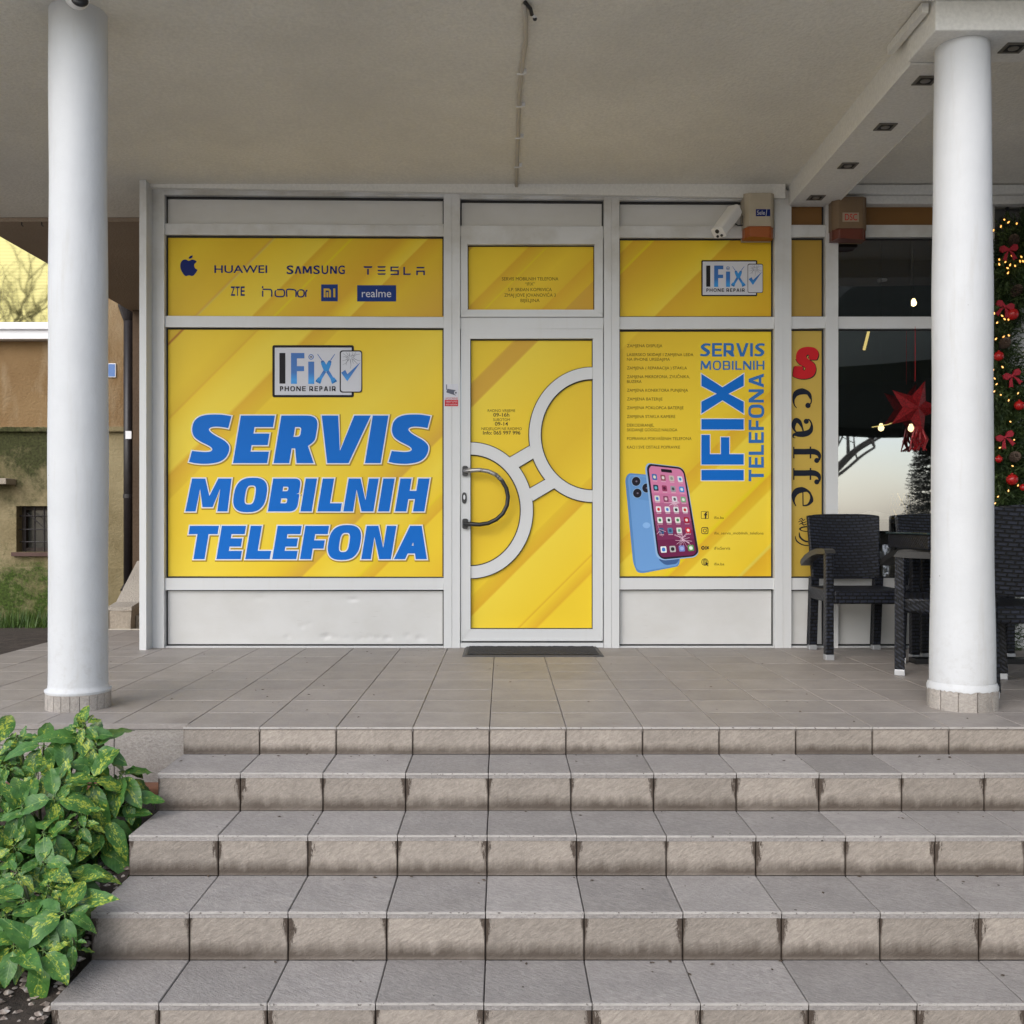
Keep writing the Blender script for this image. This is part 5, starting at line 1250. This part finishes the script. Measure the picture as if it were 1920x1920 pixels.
# ================================================================== NEIGHBOURING HOUSE
yd=struct('yard',MB().add([(-12,-2.11,-.03),(-2.951,-2.11,-.012),(-2.951,1.06,-.03),(-2.0,1.061,-.03),(-2.0,4.2,-.28),(-12,4.2,-.28),(-12,1.06,-.05)],[(0,1,2,6),(6,2,5),(2,3,4,5)]),M['soil'])
for px0,px1,py,d in ((-30,52,1199,8.3),(20,98,1196,7.9)):
    a=P(px0,py,d); b=P(px1,py,d); o=MB().box(a.x,b.x,a.y-.15,a.y+.18,-.25,a.z).obj('rubble_slab',M['concrete'],bevel=.02); o.rotation_euler=(0,R(random.uniform(-3,3)),R(random.uniform(-1,1)))
    tag(o,'broken concrete slab lying on the soil at the foot of the mossy wall','slab',group='broken slabs at the foot of the mossy wall')
hs_=thing('neighbour_house','old ochre rendered house with a mossy plinth behind the left column','house',(0,4.0,0))
wl=MB().box(-12,-5.03,0,.4,-.6,5).box(-4.51,-2,0,.4,-.6,5).box(-5.03,-4.51,0,.4,-.6,.497).box(-5.03,-4.51,0,.4,.972,5)
wl.obj('wall',M['old_wall'],hs_); MB().box(-12,-2,-.05,0,1.735,1.80).obj('ledge',M['old_wall'],hs_,bevel=.01); MB().box(-12,-2,-.03,0,-.6,.345).obj('plinth',M['old_wall'],hs_,bevel=.01)
MB().box(-7,-5.03,-.22,0,1.19,1.25).obj('stone_shelf',M['concrete'],hs_,bevel=.006)
wn=MB().box(-5.03,-4.99,.13,.20,.497,.972).box(-4.55,-4.51,.13,.20,.497,.972).box(-4.99,-4.55,.13,.20,.932,.972).box(-4.99,-4.55,.13,.20,.497,.537).obj('window',plain('old_dark_frame',(.05,.035,.028),.7),hs_)
MB().box(-4.99,-4.55,.18,.19,.537,.932).obj('pane',plain('dusty_dark_pane',(.05,.05,.045),.15),wn)
MB().box(-5.06,-4.48,-.05,.12,.455,.495).obj('sill',plain('rusty_sill',(.10,.055,.045),.8,var=.2),wn)
bm_=MB()
for k in range(5): x=-4.97+.1*k; bm_.tube([(x,.07,.497),(x,.07,.972)],.007,6)
for z in (.6,.73,.87): bm_.tube([(-5.03,.07,z),(-4.51,.07,z)],.006,6)
bm_.tube([(-4.95,.068,.9),(-4.6,.068,.6)],.005,6); bm_.obj('bars',M['dark_pipe'],wn)
# big upper window with yellow reflecting film
def yfilm():
    q=N('yellow_window_film'); wv=q.n('TexWave'); wv.bands_direction='Z'; q.l(q.pos(),wv.inputs['Vector']); wv.inputs['Scale'].default_value=9; q.set(q.mix(wv.outputs['Fac'],(.205,.187,.082),(.225,.205,.09)),.03,1.0); q.bump(q.noise(q.pos(),2.2,2),.015,.05); return q.m
yw=MB().box(-8,-4.22,-.06,.0,2.815,2.86).box(-8,-4.22,-.06,0,4.6,4.66).box(-4.27,-4.22,-.06,0,2.86,4.6).obj('window',M['pvc'],hs_)
MB().box(-8,-4.27,-.022,-.004,2.86,4.6).obj('pane',yfilm(),yw); MB().box(-8,-4.2,-.14,.0,2.775,2.813).box(-8,-4.2,-.10,.0,2.70,2.774).box(-8,-4.2,-.13,0,2.675,2.699).obj('sill',M['pvc'],yw,bevel=.004)
pl=MB().box(-4.16,-3.995,3.985,3.998,2.30,2.445).obj('blue_plaque',M['pvc'],bevel=.004); tag(pl,'small blue enamel plaque with a white rim on the ochre wall','plaque'); MB().box(-4.153,-4.003,3.9835,3.9845,2.308,2.437).obj('plaque_face',M['plaque'],pl)
dp=thing('downpipe','dark brown downpipe with a funnel head on the ochre wall','downpipe',(-3.82,3.86,0))
MB().tube([(0,0,.12),(0,0,2.86)],.047,16).obj('pipe',M['dark_pipe'],dp,smooth=True); MB().lathe([(.05,2.86),(.058,2.88),(.10,3.0),(.10,3.05)],(0,0),18).obj('funnel',M['dark_pipe'],dp); MB().tube([(0,0,.16),(-.02,-.05,.10)],.047,14).obj('shoe',M['dark_pipe'],dp)
MB().box(-.01,.05,-.055,-.046,1.65,1.73).obj('tag_plate',M['pvc'],dp); MB().tube([(0,0,1.05),(0,0,1.09)],.053,16).obj('pipe_clip',M['dark_pipe'],dp)
bw=MB().box(-3.665,-2.4,3.55,3.99,-.5,3.2).obj('side_pier',M['brown_wall']); tag(bw,'dark brown rendered pier between the downpipe and the shopfront','wall')
mb=MB(); rw=random.Random(9)
for k in range(2600):
    x=rw.uniform(-6.2,-4.2); y=rw.uniform(3.2,3.96)-abs(rw.gauss(0,.25)); z=-.03-(y-1.06)*.08-.02; hgt=rw.uniform(.04,.20)*(1.4 if rw.random()<.2 else 1); a=rw.uniform(0,6.28); b=rw.uniform(.0,.09); w_=.006
    mb.add([(x-w_*math.cos(a),y-w_*math.sin(a),z),(x+w_*math.cos(a),y+w_*math.sin(a),z),(x+b*math.sin(a),y+b*math.cos(a),z+hgt)],[(0,1,2)])
tag(mb.obj('weeds',leafmat('weed_blades',(.03,.07,.012),(.09,.15,.03))),kind='stuff')
# outdoor stairs
sr=thing('stone_staircase','small concrete staircase with a pebbled parapet behind the shopfront corner','staircase',(-2.95,1.08,0))
pp=[(0,-.02),(0,.14),(.17,.165),(.62,.46),(1.2,.47),(1.2,-.02)]
MB().prism(ccw(pp),'x',0,.16).obj('parapet',M['concrete'],sr,bevel=.008)
mb=MB()
for a,b in (((0,.14),(.17,.165)),((.17,.165),(.62,.46)),((.62,.46),(1.2,.47))): mb.add([(-.01,a[0],a[1]+.001),(.17,a[0],a[1]+.001),(.17,b[0],b[1]+.001),(-.01,b[0],b[1]+.001),(-.01,a[0],a[1]+.03),(.17,a[0],a[1]+.03),(.17,b[0],b[1]+.03),(-.01,b[0],b[1]+.03)],[(0,3,2,1),(4,5,6,7),(0,1,5,4),(1,2,6,5),(2,3,7,6),(3,0,4,7)])
mb.obj('parapet_cap',M['terrazzo'],sr)
for k in range(5): MB().box(.162,1.2,.10+.24*k,2.2,-.02+.118*k,.098+.118*k).obj('step',M['concrete'],sr,bevel=.008)
MB().box(-3.0,-1.9,1.062,1.078,-.03,.006).obj('edge_strip',plain('pale_edge_strip',(.5,.46,.38),.8),floor)

# ================================================================== SHRUBS
def aucuba():
    q=N('variegated_leaf'); p=q.coord(); po=q.offs(p); x,y,z=q.sep(p); r=q.rnd()
    n=q.noise(q.scale(po,(1.2,.55,1)),105,3,.65); n2=q.noise(po,24,4,.6)
    mid=q.maprange(q.math('ABSOLUTE',x),0,.034,.13,-.05)
    f=q.maprange(q.math('ADD',q.math('ADD',n,mid),q.math('ADD',q.math('MULTIPLY',q.math('SUBTRACT',n2,.5),.35),q.math('MULTIPLY',q.math('SUBTRACT',r,.5),.16))),.625,.70)
    g=q.mix(q.maprange(n2,.3,.7),(.032,.100,.020),(.080,.195,.038))
    col=q.mix(f,g,(.34,.40,.05)); rib=q.math('LESS_THAN',q.math('ABSOLUTE',x),.0014); col=q.mix(rib,col,(.12,.22,.06))
    q.set(col,.38,0,.35)
    ve=q.n('TexWave'); ve.wave_type='BANDS'; ve.bands_direction='Y'; q.l(q.comb(0,q.math('SUBTRACT',y,q.math('MULTIPLY',q.math('ABSOLUTE',x),.9)),0),ve.inputs['Vector']); ve.inputs['Scale'].default_value=22
    q.bump(q.math('ADD',ve.outputs['Fac'],q.noise(po,60,2)),.10,.004); return q.m
M['leaf']=aucuba(); M['stem']=plain('green_stem',(.05,.07,.02),.6); M['wood']=plain('brown_stem',(.07,.05,.035),.9)
def leaf_mesh(L,Wd,fold,droop,tw,k):
    mb=MB(); n=10; rs_=random.Random(k)
    for i in range(n+1):
        t_=i/n; hw=Wd/2*(math.sin(math.pi*min(1,t_**.82))**.75)*(1-.10*t_)+.0012; yb=L*t_; zb_=-droop*t_*t_*L
        for j,u_ in enumerate((-1,-.5,0,.5,1)):
            wv=.004*math.sin(t_*17+u_*2+k)*abs(u_)+ (-.004 if (abs(u_)==1 and i%2 and 2<i<9) else 0)
            mb.v.append((u_*hw+tw*t_*t_*L*.2, yb, zb_+fold*abs(u_)*hw+wv))
    for i in range(n):
        for j in range(4): a=i*5+j; mb.f.append((a,a+1,a+6,a+5)); mb.m.append(0)
    mb.tube([(0,-.02,.004),(0,.0,0)],.002,5)
    return mb.mesh('leaf',M['leaf'],True)
LM=[leaf_mesh(.150,.074,.30,.3,.3,1),leaf_mesh(.170,.078,.25,.55,-.3,2),leaf_mesh(.13,.070,.35,.2,.1,3),leaf_mesh(.160,.084,.18,.7,.2,4),leaf_mesh(.09,.042,.45,.1,0,5)]
def shrub(label,root,tips,rs_):
    t=thing('spotted_shrub',label,'shrub',tuple(root),group='yellow spotted shrubs beside the steps'); n=0; root=Vector(root)
    for (p,ax,nl,sc) in tips:
        p=Vector(p)-root; ax=Vector(ax).normalized()
        b=Vector((p.x*.25+rs_.uniform(-.05,.05),p.y*.25+rs_.uniform(-.04,.04),0)); m_=b.lerp(p,.6)+Vector((0,0,.05))
        MB().tube([b+Vector((0,0,-.03)),b.lerp(m_,.5)+Vector((0,0,.02)),m_,p-ax*.03,p+ax*.01],[.006,.0055,.005,.004,.003],6).obj('stem',M['stem'],t,smooth=True)
        a0=rs_.uniform(0,6.28)
        for k in range(nl):
            lv=0 if k<nl*.6 else 1; a=a0+2.4*k+rs_.uniform(-.25,.25); el=rs_.uniform(-.75,.25) if lv==0 else rs_.uniform(-1.1,-.4)
            if k==nl-1: el=rs_.uniform(.7,1.2)
            up=ax; u_=up.cross(Vector((.3,1,.2))).normalized(); v_=up.cross(u_)
            d=(u_*math.cos(a)+v_*math.sin(a))*math.cos(el)+up*math.sin(el); d.normalize()
            nrm=(up-d*up.dot(d)); nrm=nrm.normalized() if nrm.length>.05 else u_
            xv=d.cross(nrm).normalized(); q0=p-ax*(.0 if lv==0 else .045)+d*.015; s=sc*rs_.uniform(.8,1.12)
            e=q0+d*.14*s
            if e.x+root.x>XL+.075 and e.z+root.z<.02: s*=.55
            me=LM[rs_.randrange(4)] if sc>.7 else LM[4]
            mtx=Matrix(((xv.x*s,d.x*s,nrm.x*s,q0.x),(xv.y*s,d.y*s,nrm.y*s,q0.y),(xv.z*s,d.z*s,nrm.z*s,q0.z),(0,0,0,1)))
            o=bpy.data.objects.new('leaf',me); COL.objects.link(o); o.parent=t; o.matrix_local=mtx; n+=1
    return n
rs=random.Random(4)
tp=[]
for px,py,d in ((175,1378,3.62),(205,1405,3.6),(110,1400,3.65),(60,1385,3.7),(25,1400,3.7),(150,1440,3.55),(95,1455,3.5),(40,1440,3.55),(200,1465,3.5),(255,1455,3.62),(262,1500,3.6),(5,1480,3.5),(130,1500,3.4),(70,1515,3.38),(180,1525,3.42),(225,1540,3.5),(20,1545,3.35),(110,1565,3.32),(165,1585,3.36),(55,1590,3.3),(-30,1420,3.6),(-40,1510,3.45),(215,1595,3.5),(-15,1600,3.3),(240,1560,3.62),(140,1470,3.45),(30,1500,3.42),(190,1625,3.36),(150,1645,3.28),(110,1620,3.25),(60,1630,3.25),(215,1560,3.48),(175,1550,3.4),(235,1530,3.58),(185,1360,3.62)):
    p=P(px-28,py-2,d); tp.append((p,(rs.uniform(-.25,.35),-.55+rs.uniform(-.25,.2),.8),rs.choice((7,8,9)),rs.uniform(.62,.92)))
r0=P(90,1640,3.55); shrub('tall yellow spotted shrub beside the upper steps at the left',(r0.x,r0.y,bed_z(r0.x,r0.y)-.005),tp,rs)
tp=[]
for px,py,d in ((60,1640,3.15),(120,1665,3.12),(10,1660,3.1),(150,1715,3.0),(95,1730,2.98),(40,1720,2.98),(0,1740,2.95),(165,1765,2.96),(110,1785,2.92),(55,1775,2.92),(140,1690,3.1),(-25,1700,3.0),(-30,1780,2.9),(75,1690,3.05)):
    p=P(px-28,py-2,d); tp.append((p,(rs.uniform(-.2,.3),-.55+rs.uniform(-.25,.2),.8),rs.choice((7,8,9)),rs.uniform(.62,.92)))
r0=P(60,1800,3.15); shrub('low yellow spotted shrub on the gravel beside the lower steps',(r0.x,r0.y,bed_z(r0.x,r0.y)-.005),tp,rs)

# ================================================================== ACROSS THE STREET (seen mirrored in the panes)
M['bark']=plain('grey_bark',(.09,.075,.06),.9,var=.3,vs=6)
def bare_tree(label,loc,h,seed):
    t=thing('bare_tree',label,'tree',loc); rs_=random.Random(seed); tk=MB(); bc_=MB(); tw=MB()
    def grow(p,d,l,r,lv):
        pts=[p]; q0=p; dd=d
        for k in range(3):
            dd=(dd+Vector((rs_.uniform(-.22,.22),rs_.uniform(-.22,.22),rs_.uniform(-.05,.16)))).normalized(); q0=q0+dd*l/3; pts.append(q0)
        (tk if lv==0 else bc_ if lv<3 else tw).tube(pts,[r,r*.86,r*.74,r*.62],6 if lv<3 else 4,cap=False)
        if lv>=5: return
        for k in range(3 if lv<4 else 2):
            ax=Vector((rs_.uniform(-1,1),rs_.uniform(-1,1),rs_.uniform(-.2,.7))).normalized(); nd=(dd*.75+ax*.75).normalized(); grow(pts[rs_.choice((2,3,3))],nd,l*rs_.uniform(.6,.82),r*.55,lv+1)
    grow(Vector((0,0,-.05)),Vector((0,0,1)),h*.3,h*.018,0)
    tk.obj('trunk',M['bark'],t,smooth=True); o=bc_.obj('branches',M['bark'],t,smooth=True); o['kind']='stuff'; o=tw.obj('twigs',M['bark'],t); o['kind']='stuff'
bare_tree('bare street tree mirrored in the yellow window at the left',(-16.3,-19.5,-.86),13,3)
bare_tree('bare leaning street tree beside the first, mirrored in the yellow window',(-14.0,-17.5,-.86),12,17)
bare_tree('bare street tree mirrored in the large cafe window',(6.7,-18.0,-.86),9,8)
bare_tree('second bare street tree mirrored in the large cafe window, farther away',(8.2,-22.5,-.86),11,23)
bare_tree('tall bare street tree across the road behind the photographer',(-5.5,-24,-.86),11,12)
hg=MB(); rs=random.Random(2)
for k in range(26000):
    p=Vector((rs.uniform(-25,28),-17.5+rs.uniform(-.4,.4),-.86+rs.uniform(0,1.45))); a=Vector((rs.uniform(-1,1),rs.uniform(-1,1),rs.uniform(-1,1))).normalized()*.05; b=a.cross(Vector((rs.uniform(-1,1),1,rs.uniform(-1,1)))).normalized()*.035; hg.add([p-a,p-b,p+a,p+b],[(0,1,2,3)])
tag(hg.obj('hedge',M['fir_dark']),'dark clipped hedge along the far side of the street','hedge')
um=thing('parasol','dark green parasol on the terrace mirrored in the cafe window','parasol',(5.4,-5.6,-.86))
M['canvas']=plain('dark_green_canvas',(.014,.022,.016),.9)
mb=MB(); n_=8; rim=[(3.6*math.cos(2*math.pi*k/n_+.2),3.6*math.sin(2*math.pi*k/n_+.2),3.12) for k in range(n_)]; mb.add(rim+[(x,y,z-.16) for x,y,z in rim]+[(0,0,5.5)],[(k,(k+1)%n_,16) for k in range(n_)]+[(k+8,(k+1)%n_+8,(k+1)%n_,k) for k in range(n_)]); mb.obj('canopy',M['canvas'],um)
for k in range(n_): MB().tube([(rim[k][0]*.98,rim[k][1]*.98,rim[k][2]-.015),(0,0,5.45)],.012,6).obj('rib',M['black'],um)
MB().tube([(0,0,.05),(0,0,5.55)],.03,12).obj('pole',M['black'],um); MB().lathe([(.0,0),(.35,0),(.35,.06),(.05,.1),(0,.1)],(0,0),24).obj('base',M['concrete'],um)
